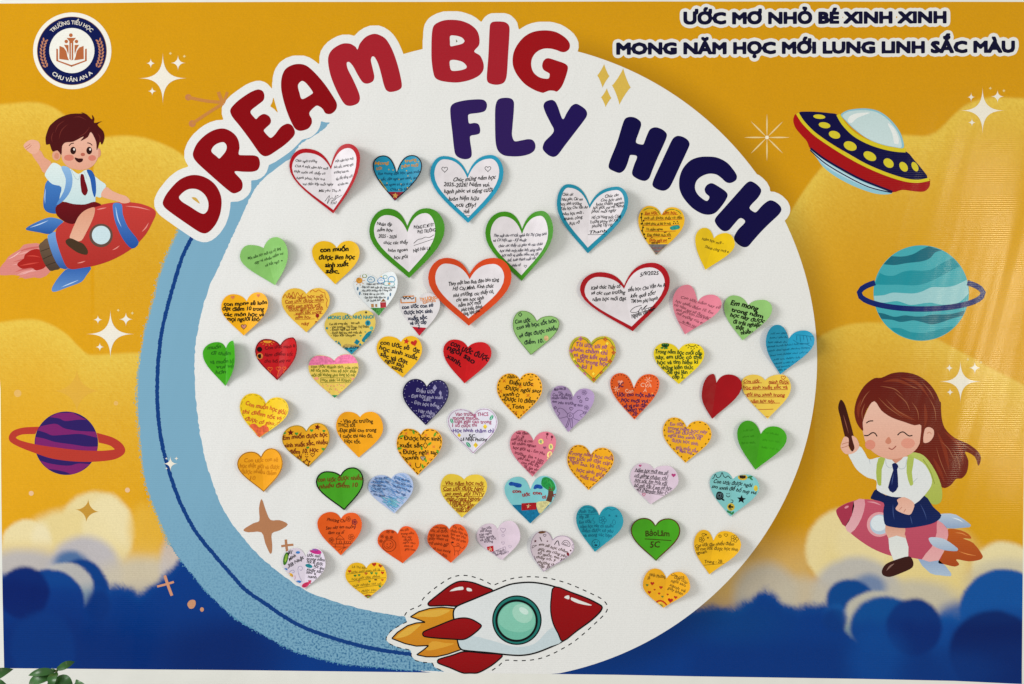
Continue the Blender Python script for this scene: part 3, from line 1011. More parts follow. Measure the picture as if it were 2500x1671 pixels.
cluster('printed_sparkle', (2345, 932, 54, 54), [(2318, 899, 10, 11), (2380, 898.6, 16, 16), (2319.6, 958, 10, 10)], [(2363, 878), (2395, 885)])
cluster('printed_sparkle', (416, 1132.7, 21, 21), [(430.5, 1120, 6, 6), (406, 1120, 4, 4), (406.5, 1144, 4, 4)])
p = Part(FLAT)
for k in range(8):
    a = math.radians(45 * k)
    L = 55 if k % 4 != 2 else 57
    p.stroke([(1872.5 + 2 * math.cos(a), 336 + 2 * math.sin(a)), (1872.5 + L * math.cos(a), 336 + L * math.sin(a))], 3.6, '#E3C98E', 4 + 0.02 * k, smooth=False, taper=True)
p.fill(ellipse(1872.5, 336, 4.5, n=14), '#EDE3CC', 4.4, smooth=False)
put(p, 'printed_ray_star')
for q in ((1473, 185.6, 15, 29, 4), (1517, 211.6, 23, 45, 6), (1480, 239, 12.6, 23, 4)):
    put(Part(FLAT).fill(sparkle(q[0], q[1], q[2], q[3], p=2.3, rot=q[4]), '#D2B04C', 4, smooth=False), 'printed_gold_star')
L6 = (300, 1171, 3.1357)
put(Part(FLAT, L6).fill([(1062,150),(1095,240),(1130,310),(1200,312),(1262,345),(1200,390),(1140,415),(1143,500),(1140,560),(1126,568),(1090,490),(1060,405),(960,405),(922,385),(1000,335),(1045,315),(1042,220)], '#AE7854', 4, n=3), 'printed_brown_star')
put(Part(FLAT, L6).stroke([(1247, 460), (1250, 500), (1257, 550)], 19, '#AE7854', 4).stroke([(1212, 512), (1260, 504), (1305, 500)], 17, '#AE7854', 4.2), 'printed_brown_cross')
put(Part(FLAT, L6).stroke([(320, 735), (345, 810), (375, 890)], 22, '#C98F70', 4).stroke([(262, 820), (330, 803), (390, 785)], 17, '#C98F70', 4.2), 'printed_brown_cross')
put(Part(FLAT, L6).fill(catmull([(493,955),(515,925),(550,925),(557,955),(540,985),(510,988)]), '#C58E6C', 4, smooth=False).fill(ellipse(605, 996, 15, 17), '#C58E6C', 4, smooth=False), 'printed_brown_dot')
put(Part(FLAT, K5).fill(ellipse(208, 622, 20), '#BE7C4C', 3, smooth=False).stroke([(208, 622), (320, 645), (432, 655)], 20, '#C0803E', 3.1)
    .fill(ellipse(233, 790, 22), '#BE7C4C', 3, smooth=False).stroke([(233, 790), (330, 725), (432, 660)], 20, '#C0803E', 3.2)
    .stroke([(400, 588), (420, 640), (432, 660)], 22, '#C0803E', 3.3).stroke([(457, 588), (440, 640), (432, 660)], 18, '#C0803E', 3.4), 'printed_burst')
put(Part(FLAT).fill(sparkle(187.5, 955, 57, 54, p=3.5), '#D9A83C', 1, smooth=False), 'printed_soft_star')
put(Part(FLAT).fill(sparkle(213, 1247.5, 30, 29, p=3.5, rot=6), '#BF8F34', 1, smooth=False), 'printed_soft_star')
for q in ((43, 961, 9), (283, 985, 5.5), (76, 1205, 6), (311, 1197, 6)):
    put(Part(FLAT).fill(ellipse(*q), '#DDB060' if q[1] < 1000 else '#E0B88C', 1, smooth=False), 'printed_dot')

# ------------------------------------------------------------------ purple planet
Q = (0, 700, 3.136)
pp = Part(FLAT, Q)
circ = ellipse(507, 1200, 243, n=72)
pp.fill(circ, '#2C1A5E', 1, smooth=False)
def band(part, circ, top, bot, col, layer):
    """a wavy band across a disc"""
    cx = sum(p[0] for p in circ) / len(circ); cy = sum(p[1] for p in circ) / len(circ)
    r = max(p[0] for p in circ) - cx
    def clipc(pts):
        out = []
        for x, y in catmull(pts, False, 6):
            d = math.hypot(x - cx, y - cy)
            if d > r * 0.995:
                x, y = cx + (x - cx) * r * 0.995 / d, cy + (y - cy) * r * 0.995 / d
            out.append((x, y))
        return out
    part.fill(clipc(top) + clipc(bot)[::-1], col, layer, smooth=False)
MG = '#782066'
band(pp, circ, [(440, 970), (560, 965), (560, 968)], [(380, 1000), (450, 1010), (500, 1030), (600, 1020), (680, 1022)], MG, 1.5)
band(pp, circ, [(310, 1070), (400, 1052), (440, 1055), (490, 1085), (600, 1105), (740, 1112)], [(285, 1100), (350, 1120), (400, 1140), (500, 1135), (620, 1130), (748, 1160)], MG, 1.5)
band(pp, circ, [(266, 1150), (340, 1165), (420, 1190), (560, 1210), (660, 1225), (750, 1225)], [(268, 1225), (400, 1245), (500, 1250), (600, 1250), (750, 1262)], MG, 1.5)
band(pp, circ, [(300, 1330), (380, 1355), (480, 1370), (540, 1370), (600, 1355), (690, 1360)], [(355, 1395), (430, 1405), (500, 1420), (560, 1440), (620, 1420)], MG, 1.5)
pl = put(pp, 'printed_planet')
ro = [(300, 1074), (180, 1080), (100, 1105), (67, 1150), (80, 1190), (150, 1230), (280, 1280), (400, 1318), (560, 1339), (720, 1342), (870, 1325), (940, 1290), (958, 1250), (930, 1200), (860, 1155), (740, 1120)]
ri = [(756, 1195), (840, 1217), (876, 1245), (860, 1251), (760, 1258), (600, 1252), (450, 1235), (280, 1210), (160, 1180), (121, 1156), (170, 1133), (268, 1130)]
put(Part(FLAT, Q).fill(catmull(ro, False) + catmull(ri, False), '#B2372B', 2, smooth=False), 'planet_ring', pl)

# ------------------------------------------------------------------ teal planet
Q = (2000, 520, 3.92)
tp = Part(FLAT, Q)
circ = ellipse(977, 768, 457, n=96)
tp.fill(circ, '#3FA3AE', 1, smooth=False)
DK, MD, LT = '#0F6577', '#1B8C9A', '#93C3C9'
band(tp, circ, [(690, 415), (800, 418), (900, 395), (980, 350), (1050, 320)], [(615, 492), (720, 500), (850, 480), (980, 465), (1060, 435), (1110, 380), (1180, 358)], DK, 1.5)
band(tp, circ, [(580, 575), (640, 600), (720, 600), (800, 565), (880, 552), (1000, 555), (1080, 540), (1180, 480), (1280, 430)], [(530, 685), (640, 690), (760, 688), (900, 695), (1000, 680), (1120, 630), (1250, 560), (1350, 512)], MD, 1.5)
band(tp, circ, [(522, 795), (620, 788), (700, 765), (800, 768), (900, 772), (980, 755), (1080, 712), (1200, 712), (1300, 695), (1415, 640)], [(530, 850), (620, 860), (740, 845), (800, 860), (880, 882), (1060, 860), (1180, 880), (1330, 862), (1432, 770)], LT, 1.5)
band(tp, circ, [(555, 955), (620, 965), (720, 995), (820, 982), (920, 992), (1000, 990), (1080, 975), (1250, 970), (1395, 935)], [(590, 1015), (700, 1025), (780, 1045), (900, 1030), (980, 1045), (1080, 1068), (1180, 1045), (1280, 1010), (1375, 985)], DK, 1.5)
band(tp, circ, [(680, 1100), (780, 1105), (870, 1140), (1000, 1150), (1100, 1130), (1200, 1100), (1290, 1090)], [(720, 1140), (850, 1200), (977, 1222), (1100, 1205), (1240, 1140)], MD, 1.5)
tl = put(tp, 'printed_planet')
tr_ = Part(FLAT, Q)
tr_.stroke(ellipse(977, 770, 594, 151, n=60, a0=222, a1=-42), 52, '#051E66', 2, smooth=False)
put(tr_, 'planet_ring', tl)

# ------------------------------------------------------------------ flying saucer
Q = (1800, 180, 3.3514)
u = Part(FLAT, Q)
u.fill([(595,618),(650,690),(700,760),(800,840),(950,920),(1100,975),(1200,990),(1270,975),(1150,930),(900,820),(700,690)], '#8CBFCE', 1, n=3)
u.fill([(600,625),(720,715),(900,825),(1080,910),(1260,968),(1100,945),(900,860),(720,755)], '#B4D2DE', 1.4, n=3)
u.stroke([(597,628),(720,735),(900,843),(1080,930),(1265,975)], 9, '#05053A', 1.8)
sa = put(u, 'printed_saucer')
u = Part(FLAT, Q)
u.fill([(485,330),(462,358),(460,400),(480,450),(530,510),(570,555),(597,615),(700,690),(850,785),(1000,865),(1150,925),(1270,972),(1350,952),(1450,964),(1530,965),(1570,930),(1578,890),(1572,862),(1480,880),(1250,830),(1050,750),(850,640),(650,500),(545,400)], ('#A5090F', '#9A080E'), 2, n=3)
u.stroke([(600,612),(700,690),(850,780),(1000,860),(1150,922),(1270,968)], 17, '#07053C', 2.4, taper=False)
put(u, 'saucer_hull', sa)
u = Part(FLAT, Q)
u.fill([(505,320),(570,311),(660,314),(760,324),(815,335),(860,410),(935,500),(1050,570),(1180,613),(1290,634),(1385,640),(1450,710),(1510,780),(1556,855),(1450,868),(1350,850),(1200,800),(1050,735),(900,650),(750,560),(620,465),(545,385)], '#07033E', 3, n=3)
put(u, 'saucer_deck', sa)
u = Part(FLAT, Q)
u.stroke([(492,326),(540,400),(640,500),(800,610),(950,700),(1100,775),(1250,835),(1380,873),(1480,882),(1572,865)], 26, '#D0BE22', 4)
u.stroke([(826,335),(870,410),(960,500),(1080,565),(1200,605),(1300,625),(1378,630)], 32, '#D0BE22', 4)
put(u, 'saucer_trim', sa)
u = Part(FLAT, Q)
dome = [(848,337),(900,302),(980,288),(1060,286),(1150,305),(1230,355),(1300,430),(1345,510),(1362,605),(1290,603),(1180,580),(1060,530),(950,450),(880,380)]
u.fill(dome, '#86B9C8', 3.5, n=4)
u.fill([(860,345),(905,312),(985,300),(1060,300),(1145,318),(1222,368),(1288,440),(1330,515),(1345,602),(1290,600),(1180,577),(1060,527),(955,447),(888,380)], ('#BACFD0', '#C3D6D8'), 4.2, n=4)
u.fill([(905,390),(920,350),(980,325),(1085,320),(1040,340),(980,365),(935,405)], '#DEE2E0', 4.6, n=3)
u.fill([(1230,405),(1285,450),(1320,530),(1318,575),(1285,570),(1268,490)], '#DEE2E0', 4.6, n=3)
put(u, 'saucer_dome', sa)
for q in ((671,353,49,18,5),(714,423,48,24,10),(796,501,48,30,18),(924,593,55,36,22),(1085,676,56,34,28),(1238,733,46,34,38),(1361,763,44,30,55),(1454,762,42,24,62)):
    put(Part(FLAT, Q).fill(ellipse(q[0], q[1], q[2], q[3], rot=q[4]), '#CFC02C', 4, smooth=False), 'saucer_light', sa)

# ------------------------------------------------------------------ boy riding a red rocket
Q = (0, 230, 3.136)
bo = Part(FLAT, Q)
bo.fill([(310,1150),(240,1145),(180,1155),(150,1190),(100,1220),(60,1250),(40,1282),(0,1330),(0,1386),(80,1385),(140,1390),(190,1415),(260,1403),(310,1410),(385,1360),(350,1250)], '#CF8078', 1, n=2)
bo.fill([(300,1190),(240,1195),(190,1230),(180,1260),(130,1302),(170,1338),(240,1330),(280,1352),(350,1320),(340,1250)], '#A4201A', 1.5, n=3)
for k in range(9):
    y_ = 1165 + 26 * k
    bo.stroke([(340 - 4*k, y_), (220 - 5*k, y_ + 18), (90 + 12*abs(k-4), y_ + 42)], 14, ('#C2605C', '#DE9C96', '#D4837C')[k % 3], 1.2 + 0.02 * k, taper=True)
bo.stroke([(60,1265),(110,1240),(160,1200)], 8, '#E4B4B0', 1.7, taper=True).stroke([(150,1385),(200,1370),(260,1340)], 8, '#E2A8A4', 1.7, taper=True)
bo.stroke([(150,1315),(230,1300),(300,1290)], 10, '#C8463A', 1.7, taper=True).stroke([(200,1240),(260,1240),(310,1250)], 8, '#C8463A', 1.7, taper=True)
boy = put(bo, 'printed_boy_on_rocket')
bo = Part(FLAT, Q)
bo.fill([(198,1028),(240,1000),(340,955),(400,945),(485,975),(430,1030),(380,1072),(300,1060),(203,1042)], ('#4A7CBC', '#1F4F96'), 1, n=3)
bo.stroke([(230,1022),(300,998),(370,968)], 8, '#B7CCE4', 1.4, taper=True)
put(bo, 'rocket_fin', boy)
bo = Part(FLAT, Q)
bo.fill([(398,1510),(400,1478),(450,1400),(525,1333),(692,1322),(660,1390),(620,1440),(520,1478),(430,1512)], ('#2A5BA6', '#5C88C2'), 1, n=3)
bo.stroke([(470,1478),(540,1450),(600,1425)], 8, '#B7CCE4', 1.4, taper=True)
put(bo, 'rocket_fin', boy)
bo = Part(FLAT, Q)
bo.fill([(296,1162),(325,1130),(362,1104),(385,1180),(420,1260),(462,1332),(420,1348),(380,1353),(330,1280)], ('#6B5440', '#46362A'), 2, n=2)
for a in ((330,1200,378,1180),(345,1260,400,1230),(370,1310,430,1285)):
    bo.stroke([(a[0]-20,a[1]+5),(a[2],a[3])], 5, '#33261C', 2.3, smooth=False)
bo.fill([(364,1085),(392,1066),(424,1055),(435,1130),(470,1240),(524,1332),(460,1332),(405,1240),(372,1140)], ('#6D9BD0', '#274F98'), 2.4, n=2)
put(bo, 'rocket_nozzle', boy)
bo = Part(FLAT, Q)
bo.fill([(440,1020),(480,985),(600,905),(720,862),(850,833),(990,828),(1110,850),(1192,900),(1165,985),(1110,1082),(1010,1182),(880,1260),(760,1305),(640,1330),(525,1336),(470,1240),(432,1120),(425,1060)], ('#BC3A34', '#A62C26'), 2.8, n=4)
bo.stroke([(960,858),(1060,868),(1150,890)], 9, '#DC8A80', 3.1, taper=True).stroke([(1085,1055),(1115,1025),(1138,985)], 9, '#DC8A80', 3.1, taper=True)
bo.stroke([(860,1195),(890,1180),(915,1160)], 8, '#DC8A80', 3.1, taper=True).stroke([(590,1295),(620,1290),(655,1278)], 8, '#DC8A80', 3.1, taper=True).stroke([(740,885),(775,878),(815,870)], 9, '#DC8A80', 3.1, taper=True)
put(bo, 'rocket_body', boy)
put(Part(FLAT, Q).fill([(868,838),(930,843),(940,920),(980,1020),(1062,1132),(1010,1184),(940,1110),(885,990),(866,900)], ('#4C7CC0', '#1E4A98'), 3.2, n=3)
    .stroke([(885,860),(900,950),(930,1020)], 9, '#A9C2E2', 3.4, taper=True), 'rocket_band', boy)
put(Part(FLAT, Q).fill(ellipse(773,1083,90,n=36), '#5E463C', 3.2, smooth=False).fill(ellipse(774,1080,71,n=32), '#C1D5DB', 3.5, smooth=False), 'rocket_porthole', boy)
put(Part(FLAT, Q).fill([(362,662),(335,780),(332,860),(355,900),(410,916),(450,905),(480,780),(470,715)], ('#3F74B6', '#28589E'), 2.6, n=3)
    .stroke([(350,720),(343,780),(345,840)], 8, '#9CBBE0', 2.8, taper=True), 'backpack', boy)
put(Part(FLAT, Q).fill([(425,870),(480,825),(560,842),(650,845),(720,825),(775,848),(740,862),(680,880),(620,920),(575,990),(510,985),(440,935)], ('#660A12', '#54060E'), 4.0, n=3), 'shorts', boy)
put(Part(FLAT, Q).fill([(725,870),(690,873),(640,898),(600,940),(570,1000),(545,1060),(535,1105),(590,1127),(625,1120),(660,1060),(700,980),(722,920)], ('#D29478', '#DDAA90'), 4.4, n=3), 'leg', boy)
put(Part(FLAT, Q).fill([(503,1122),(540,1104),(600,1130),(640,1150),(672,1200),(662,1231),(600,1217),(540,1178),(508,1148)], '#42301F', 4.8, n=3), 'shoe', boy)
put(Part(FLAT, Q).fill([(240,450),(300,545),(340,605),(395,530),(340,485),(305,430)], '#D69A80', 3.0, n=3)
    .fill([(180,400),(200,368),(240,350),(290,362),(307,400),(292,440),(255,462),(215,440)], '#DCA58C', 3.3, n=4)
    .stroke([(190,410),(215,395),(232,380)], 4, '#B06C58', 3.5).stroke([(200,425),(225,408),(240,392)], 4, '#B06C58', 3.5), 'raised_arm', boy)
put(Part(FLAT, Q).fill([(810,713),(860,742),(920,768),(970,785),(997,825),(945,838),(900,822),(840,806),(772,778)], '#DCA58C', 4.6, n=3), 'arm', boy)
put(Part(FLAT, Q).fill([(343,612),(370,565),(402,528),(440,535),(480,562),(540,572),(600,612),(660,580),(720,625),(770,665),(812,702),(772,792),(733,786),(725,832),(640,847),(560,842),(490,826),(455,800),(470,713),(400,690),(352,640)], ('#D2DEDC', '#BBD2D4'), 3.8, n=3)
    .stroke([(545,580),(575,640),(600,655),(612,615)], 4, '#A9BCC0', 4.0).stroke([(640,590),(660,635),(665,650)], 4, '#A9BCC0', 4.0), 'shirt', boy)
put(Part(FLAT, Q).fill([(468,558),(530,566),(555,650),(540,740),(490,812),(430,850),(488,745),(503,650)], ('#8AB0D4', '#4F83BE'), 4.2, n=3)
    .fill([(663,583),(700,586),(728,640),(736,740),(724,792),(705,740),(690,650)], '#2457A2', 4.2, n=3), 'strap', boy)
put(Part(FLAT, Q).fill([(620,613),(640,618),(650,660),(673,738),(652,779),(624,750),(614,650)], '#6A0812', 4.3, n=2), 'tie', boy)
put(Part(FLAT, Q).fill(ellipse(432,470,33,39), '#D49A80', 4.4, smooth=False).fill(ellipse(434,474,18,24), '#C98468', 4.6, smooth=False).fill(ellipse(752,450,20,36), '#CF9074', 4.4, smooth=False), 'ear', boy)
fc = Part(FLAT, Q)
fc.fill([(468,440),(478,380),(560,340),(690,285),(745,390),(753,440),(745,500),(700,558),(620,582),(530,562),(480,512)], ('#DFAE98', '#D79C84'), 5, n=4)
fc.fill(ellipse(528,488,38,24), '#CC7A68', 5.2, smooth=False).fill(ellipse(705,490,30,22), '#CC7A68', 5.2, smooth=False)
fc.fill(ellipse(560,433,22,29), '#2B0E0B', 5.4, smooth=False).fill(ellipse(683,433,22,29), '#2B0E0B', 5.4, smooth=False)
fc.fill(ellipse(567,424,7,9), '#E6DAD2', 5.6, smooth=False).fill(ellipse(690,424,7,9), '#E6DAD2', 5.6, smooth=False)
fc.stroke([(528,397),(545,380),(566,376)], 7, '#3A0E0C', 5.4).stroke([(668,374),(690,379),(706,394)], 7, '#3A0E0C', 5.4)
fc.fill(ellipse(634,463,17,13), '#B0604E', 5.4, smooth=False)
fc.fill([(572,486),(600,493),(634,495),(630,516),(605,525),(580,508)], '#360A0A', 5.4, n=3)
put(fc, 'face', boy)
hr = Part(FLAT, Q)
hr.fill([(352,385),(349,330),(372,260),(388,235),(450,185),(540,152),(632,149),(618,138),(662,155),(705,195),(704,160),(722,188),(722,222),(782,208),(745,235),(790,285),(799,340),(780,388),(765,365),(752,405),(740,430),(735,365),(697,292),(672,330),(616,360),(640,325),(560,365),(500,372),(476,400),(470,466),(440,432),(402,440),(380,385),(362,388)], '#470B0D', 6, n=3)
for k in ([(420,300),(445,240),(500,200)],[(450,350),(470,280),(520,230)],[(600,330),(650,300),(690,250)],[(745,300),(765,330),(760,370)],[(560,180),(610,175),(660,200)],[(400,370),(395,330),(410,290)]):
    hr.stroke(k, 5, '#6E2A22', 6.3, taper=True)
put(hr, 'hair', boy)

# ------------------------------------------------------------------ girl riding a pink rocket
Q = (1980, 880, 2.85)
g = Part(FLAT, Q)
g.fill([(885,1405),(940,1300),(945,1182),(1020,1178),(1090,1205),(1116,1241),(1058,1240),(1130,1272),(1196,1362),(1180,1387),(1100,1400),(1012,1386),(1032,1420),(1000,1436),(930,1420)], ('#B85A1C', '#A4461A'), 1, n=3)
g.stroke([(1000,1200),(1050,1205),(1090,1225)], 6, '#DC8C4A', 1.3, taper=True).stroke([(1030,1330),(1090,1350),(1150,1360)], 6, '#DC8C4A', 1.3, taper=True)
girl = put(g, 'printed_girl_on_rocket')
put(Part(FLAT, Q).fill([(880,1085),(930,1067),(1010,1075),(1112,1145),(1102,1162),(900,1167)], ('#B4C4D6', '#8CA2C2'), 1, n=2)
    .stroke([(980,1095),(1030,1110),(1060,1130)], 7, '#DDE4EA', 1.3, taper=True), 'rocket_fin', girl)
put(Part(FLAT, Q).fill([(745,1382),(880,1382),(975,1482),(972,1503),(900,1497),(830,1482)], ('#8CA2C4', '#A9BCD2'), 1, n=2), 'rocket_fin', girl)
put(Part(FLAT, Q).fill([(175,1047),(200,1020),(260,990),(360,967),(500,985),(700,1050),(880,1112),(952,1180),(945,1260),(920,1325),(890,1392),(780,1387),(680,1372),(560,1362),(420,1306),(290,1216),(235,1155),(190,1092)], ('#BE5268', '#B4485E'), 1.6, n=4)
    .stroke([(390,985),(440,990),(490,1010)], 9, '#DB97A2', 1.9, taper=True), 'rocket_body', girl)
put(Part(FLAT, Q).fill([(880,1112),(952,1180),(945,1260),(890,1392),(772,1386),(840,1300),(875,1200)], ('#D88E98', '#DFA8A8'), 2.2, n=2), 'rocket_band', girl)
put(Part(FLAT, Q).fill([(296,984),(372,967),(368,1050),(330,1142),(276,1203),(238,1157),(285,1080)], ('#D6949E', '#DDAAB0'), 2.2, n=2), 'rocket_band', girl)
put(Part(FLAT, Q).fill([(176,1047),(220,1012),(297,984),(290,1060),(240,1157),(200,1110)], '#A2324A', 2.2, n=2)
    .fill(ellipse(248,1022,16,8,-25), '#D88A96', 2.4, smooth=False), 'rocket_nose', girl)
put(Part(FLAT, Q).fill(ellipse(475,1143,86,n=36), '#DB9CA2', 2.4, smooth=False).fill(ellipse(480,1143,70,n=32), '#B3C4D4', 2.6, smooth=False).fill(ellipse(472,1135,55,n=32), '#D5DEE4', 2.8, smooth=False), 'rocket_porthole', girl)
put(Part(FLAT, Q).fill([(818,1242),(850,1231),(930,1245),(1022,1310),(1015,1328),(930,1322),(850,1292)], ('#BCC8D6', '#9AAEC8'), 2.6, n=3), 'rocket_fin', girl)
bh = Part(FLAT, Q)
bh.fill([(690,660),(740,450),(890,280),(906,380),(930,470),(1000,540),(1090,580),(1160,632),(1183,680),(1165,736),(1140,672),(1072,636),(1096,700),(1085,780),(1050,822),(1010,826),(970,872),(915,887),(850,790),(810,700)], ('#641808', '#6C1E0E'), 1.5, n=3)
for k in ([(900,560),(960,620),(1010,720)],[(980,610),(1020,680),(1040,780)],[(870,600),(900,700),(950,820)],[(1000,560),(1080,600),(1140,640)]):
    bh.stroke(k, 5, '#96583A', 1.8, taper=True)
for k in ([(880,500),(930,620),(960,760)],[(930,500),(1030,590),(1060,720)],[(850,680),(900,780),(930,850)]):
    bh.stroke(k, 26, '#7E2C14', 1.65, taper=True)
put(bh, 'hair', girl)
put(Part(FLAT, Q).fill([(680,655),(760,650),(820,700),(880,800),(912,900),(905,985),(850,1003),(790,950)], ('#B3BE60', '#A6B24E'), 3, n=3)
    .stroke([(780,690),(830,770),(860,860)], 6, '#8C9A3C', 3.2), 'backpack', girl)
put(Part(FLAT, Q).fill([(418,965),(425,935),(455,898),(520,940),(640,948),(700,985),(790,943),(850,1020),(907,1080),(860,1130),(760,1156),(650,1169),(560,1160),(513,1140),(503,1050),(505,992)], ('#0A1848', '#0C2058'), 3.4, n=3)
    .stroke([(570,1000),(572,1060),(580,1110)], 6, '#3A4C80', 3.6, taper=True).stroke([(760,1000),(790,1060),(805,1110)], 6, '#3A4C80', 3.6, taper=True).stroke([(690,1080),(700,1120),(705,1145)], 6, '#3A4C80', 3.6, taper=True), 'skirt', girl)
put(Part(FLAT, Q).fill([(405,690),(480,674),(560,692),(640,670),(720,682),(795,730),(842,830),(822,900),(720,1002),(655,957),(560,949),(460,905),(455,838),(390,815),(320,762),(282,700),(262,645),(335,598),(375,645)], ('#D6DBDC', '#DADCDC'), 3.8, n=3)
    .stroke([(690,870),(720,840),(740,820)], 4, '#AEB6BE', 4.0).stroke([(405,690),(412,720)], 4, '#AEB6BE', 4.0)
    .stroke([(520,690),(525,730),(555,750),(585,720)], 4, '#AEB6BE', 4.0).stroke([(590,720),(620,755),(655,745),(665,690)], 4, '#AEB6BE', 4.0), 'shirt', girl)
put(Part(FLAT, Q).fill([(470,680),(517,684),(492,760),(489,870),(465,866),(453,780)], '#A5B452', 4.2, n=2)
    .fill([(675,663),(717,680),(702,780),(712,862),(690,872),(665,780)], '#A9B858', 4.2, n=2), 'strap', girl)
put(Part(FLAT, Q).fill([(563,726),(588,714),(608,737),(600,760),(607,880),(570,923),(536,885),(572,765)], '#091650', 4.4, n=2).stroke([(575,790),(565,840),(562,870)], 5, '#4C5C90', 4.6, taper=True), 'tie', girl)
put(Part(FLAT, Q).fill([(600,970),(650,953),(718,995),(702,1060),(682,1076),(630,1062),(588,1035),(608,1000)], ('#DDA894', '#E2B6A4'), 4.4, n=3)
    .stroke([(615,1040),(635,1020)], 4, '#B87866', 4.6).stroke([(645,1058),(660,1035)], 4, '#B87866', 4.6), 'hand', girl)
put(Part(FLAT, Q).fill([(518,1148),(590,1164),(656,1168),(652,1210),(660,1242),(540,1242)], ('#D09880', '#DFB09C'), 3.2, n=2).fill([(539,1238),(660,1238),(677,1365),(640,1391),(574,1391)], ('#D6DAD8', '#DCDEDA'), 3.5, n=2), 'leg', girl)
put(Part(FLAT, Q).fill([(493,1465),(520,1420),(580,1392),(682,1364),(711,1400),(705,1442),(640,1476),(550,1508),(503,1497)], '#381610', 3.8, n=3).stroke([(525,1465),(550,1435),(580,1415)], 12, '#8A6A60', 4.0, taper=True), 'shoe', girl)
put(Part(FLAT, Q).fill([(189,330),(206,275),(232,300),(252,360),(300,540),(303,620),(285,636),(265,600),(238,540),(205,400)], ('#351008', '#4A1C10'), 4.6, n=3).stroke([(225,380),(245,450),(262,510)], 6, '#8A5240', 4.8, taper=True), 'pencil', girl)
put(Part(FLAT, Q).fill([(207,610),(212,575),(232,532),(262,545),(262,600),(285,636),(303,610),(290,560),(285,525),(318,545),(336,600),(300,645),(240,652)], '#DFAE9A', 5.0, n=3).stroke([(215,585),(245,575),(265,570)], 4, '#B07058', 5.2).stroke([(212,610),(245,600),(262,592)], 4, '#B07058', 5.2), 'raised_hand', girl)
fc = Part(FLAT, Q)
fc.fill([(358,440),(400,330),(450,275),(600,400),(700,445),(768,455),(762,560),(722,630),(640,676),(540,687),(450,652),(390,592),(366,520)], ('#E3B8A6', '#DCA48E'), 5, n=4)
fc.fill([(562,680),(645,672),(600,712),(585,715)], '#C98A72', 4.9, n=2)
fc.fill(ellipse(412,588,36,34), '#D68A76', 5.2, smooth=False).fill(ellipse(675,578,48,36), '#DA9480', 5.2, smooth=False)
fc.stroke([(370,523),(395,524),(425,505),(445,508),(460,530)], 8, '#1E0C0A', 5.4).stroke([(602,522),(622,503),(645,500),(680,526),(706,523)], 8, '#1E0C0A', 5.4)
fc.stroke([(384,438),(405,424),(433,422)], 8, '#2A100C', 5.4)
fc.fill([(540,533),(560,565),(540,584),(516,568)], '#C9826A', 5.4, n=3)
fc.stroke([(540,610),(565,620),(592,597)], 7, '#9A4A40', 5.4)
put(fc, 'face', girl)
put(Part(FLAT, Q).fill([(782,570),(792,480),(820,465),(853,485),(852,530),(822,568)], '#E0B09C', 6.3, n=3).stroke([(808,510),(825,500),(838,515)], 5, '#C08068', 6.5), 'ear', girl)
hf = Part(FLAT, Q)
hf.fill([(362,492),(320,440),(302,360),(320,270),(370,180),(440,125),(490,122),(560,92),(640,83),(740,105),(830,170),(890,270),(907,380),(905,480),(850,500),(800,520),(790,570),(755,605),(768,452),(720,453),(650,430),(560,398),(490,350),(441,285),(390,340),(360,432)], ('#5E0F08', '#6E2410'), 5.9, n=3)
for k in ([(470,260),(540,330),(640,400)],[(520,270),(600,350),(690,400)],[(580,220),(660,290),(690,360)],[(480,180),(580,200),(640,250)],[(340,330),(370,260),(410,210)],[(690,180),(720,190),(745,200)],[(820,260),(860,340),(870,430)],[(770,150),(830,220),(860,280)],[(360,420),(355,360),(375,300)],[(700,290),(740,350),(750,420)]):
    hf.stroke(k, 6, '#96583A', 6.2, taper=True)
for k in ([(500,150),(600,140),(720,190)],[(620,120),(740,160),(820,260)],[(560,330),(640,380),(730,420)],[(790,300),(800,400),(790,470)],[(330,400),(330,330),(350,270)]):
    hf.stroke(k, 22, '#7C2E16', 6.05, taper=True)
put(hf, 'hair', girl)

# ------------------------------------------------------------------ the big printed rocket with dashed cut line
Q = (880, 1370, 3.6656)
BK = '#070708'
halo = [(395,490),(416,545),(350,578),(270,630),(232,685),(232,712),(262,742),(340,775),(452,803),(455,852),(492,890),(570,908),(640,914),(662,950),(756,994),(1150,1004),(1290,890),(1400,700),(1300,300),(900,180),(600,380)]
put(Part(FLAT, Q).fill([(x, min(y, 994)) for x, y in halo], '#DEDEDA', 1.9, smooth=False), 'rocket_halo')
dash = [(395,490),(410,465),(440,440),(540,395),(556,345),(620,280),(720,205),(800,155),(870,133),(940,130),(1010,143),(1090,170),(1160,205),(1185,218),(1270,185),(1370,155),(1470,143),(1570,143),(1700,158),(1850,200),(1950,240),(2060,290),(2150,335),(2195,375),(2212,420),(2190,470),(2100,560),(2000,650),(1900,730),(1800,790),(1700,840),(1600,875),(1500,890),(1400,893),(1320,888),(1285,895),(1230,945),(1145,1000)]
put(Part(FLAT, Q).stroke(dash, 9, BK, 2.4, dash=(36, 38)), 'rocket_cut_line')
put(Part(FLAT, Q).stroke([(416,545),(350,578),(270,630),(232,685),(232,712),(262,742),(340,775),(452,803),(455,852),(492,890),(570,908),(640,914),(662,950),(756,994)], 8, BK, 2.4, dash=(36, 38)), 'rocket_cut_line')
fl = Part(FLAT, Q)
fo = [(447,500),(520,455),(620,425),(730,415),(835,425),(850,560),(870,710),(895,795),(780,835),(680,858),(590,858),(503,840),(560,800),(612,757),(500,762),(400,740),(280,694),(330,640),(420,580),(500,555),(582,549),(510,522)]
fl.fill(fo, ('#CF8E22', '#C67E1E'), 5, smooth=False)
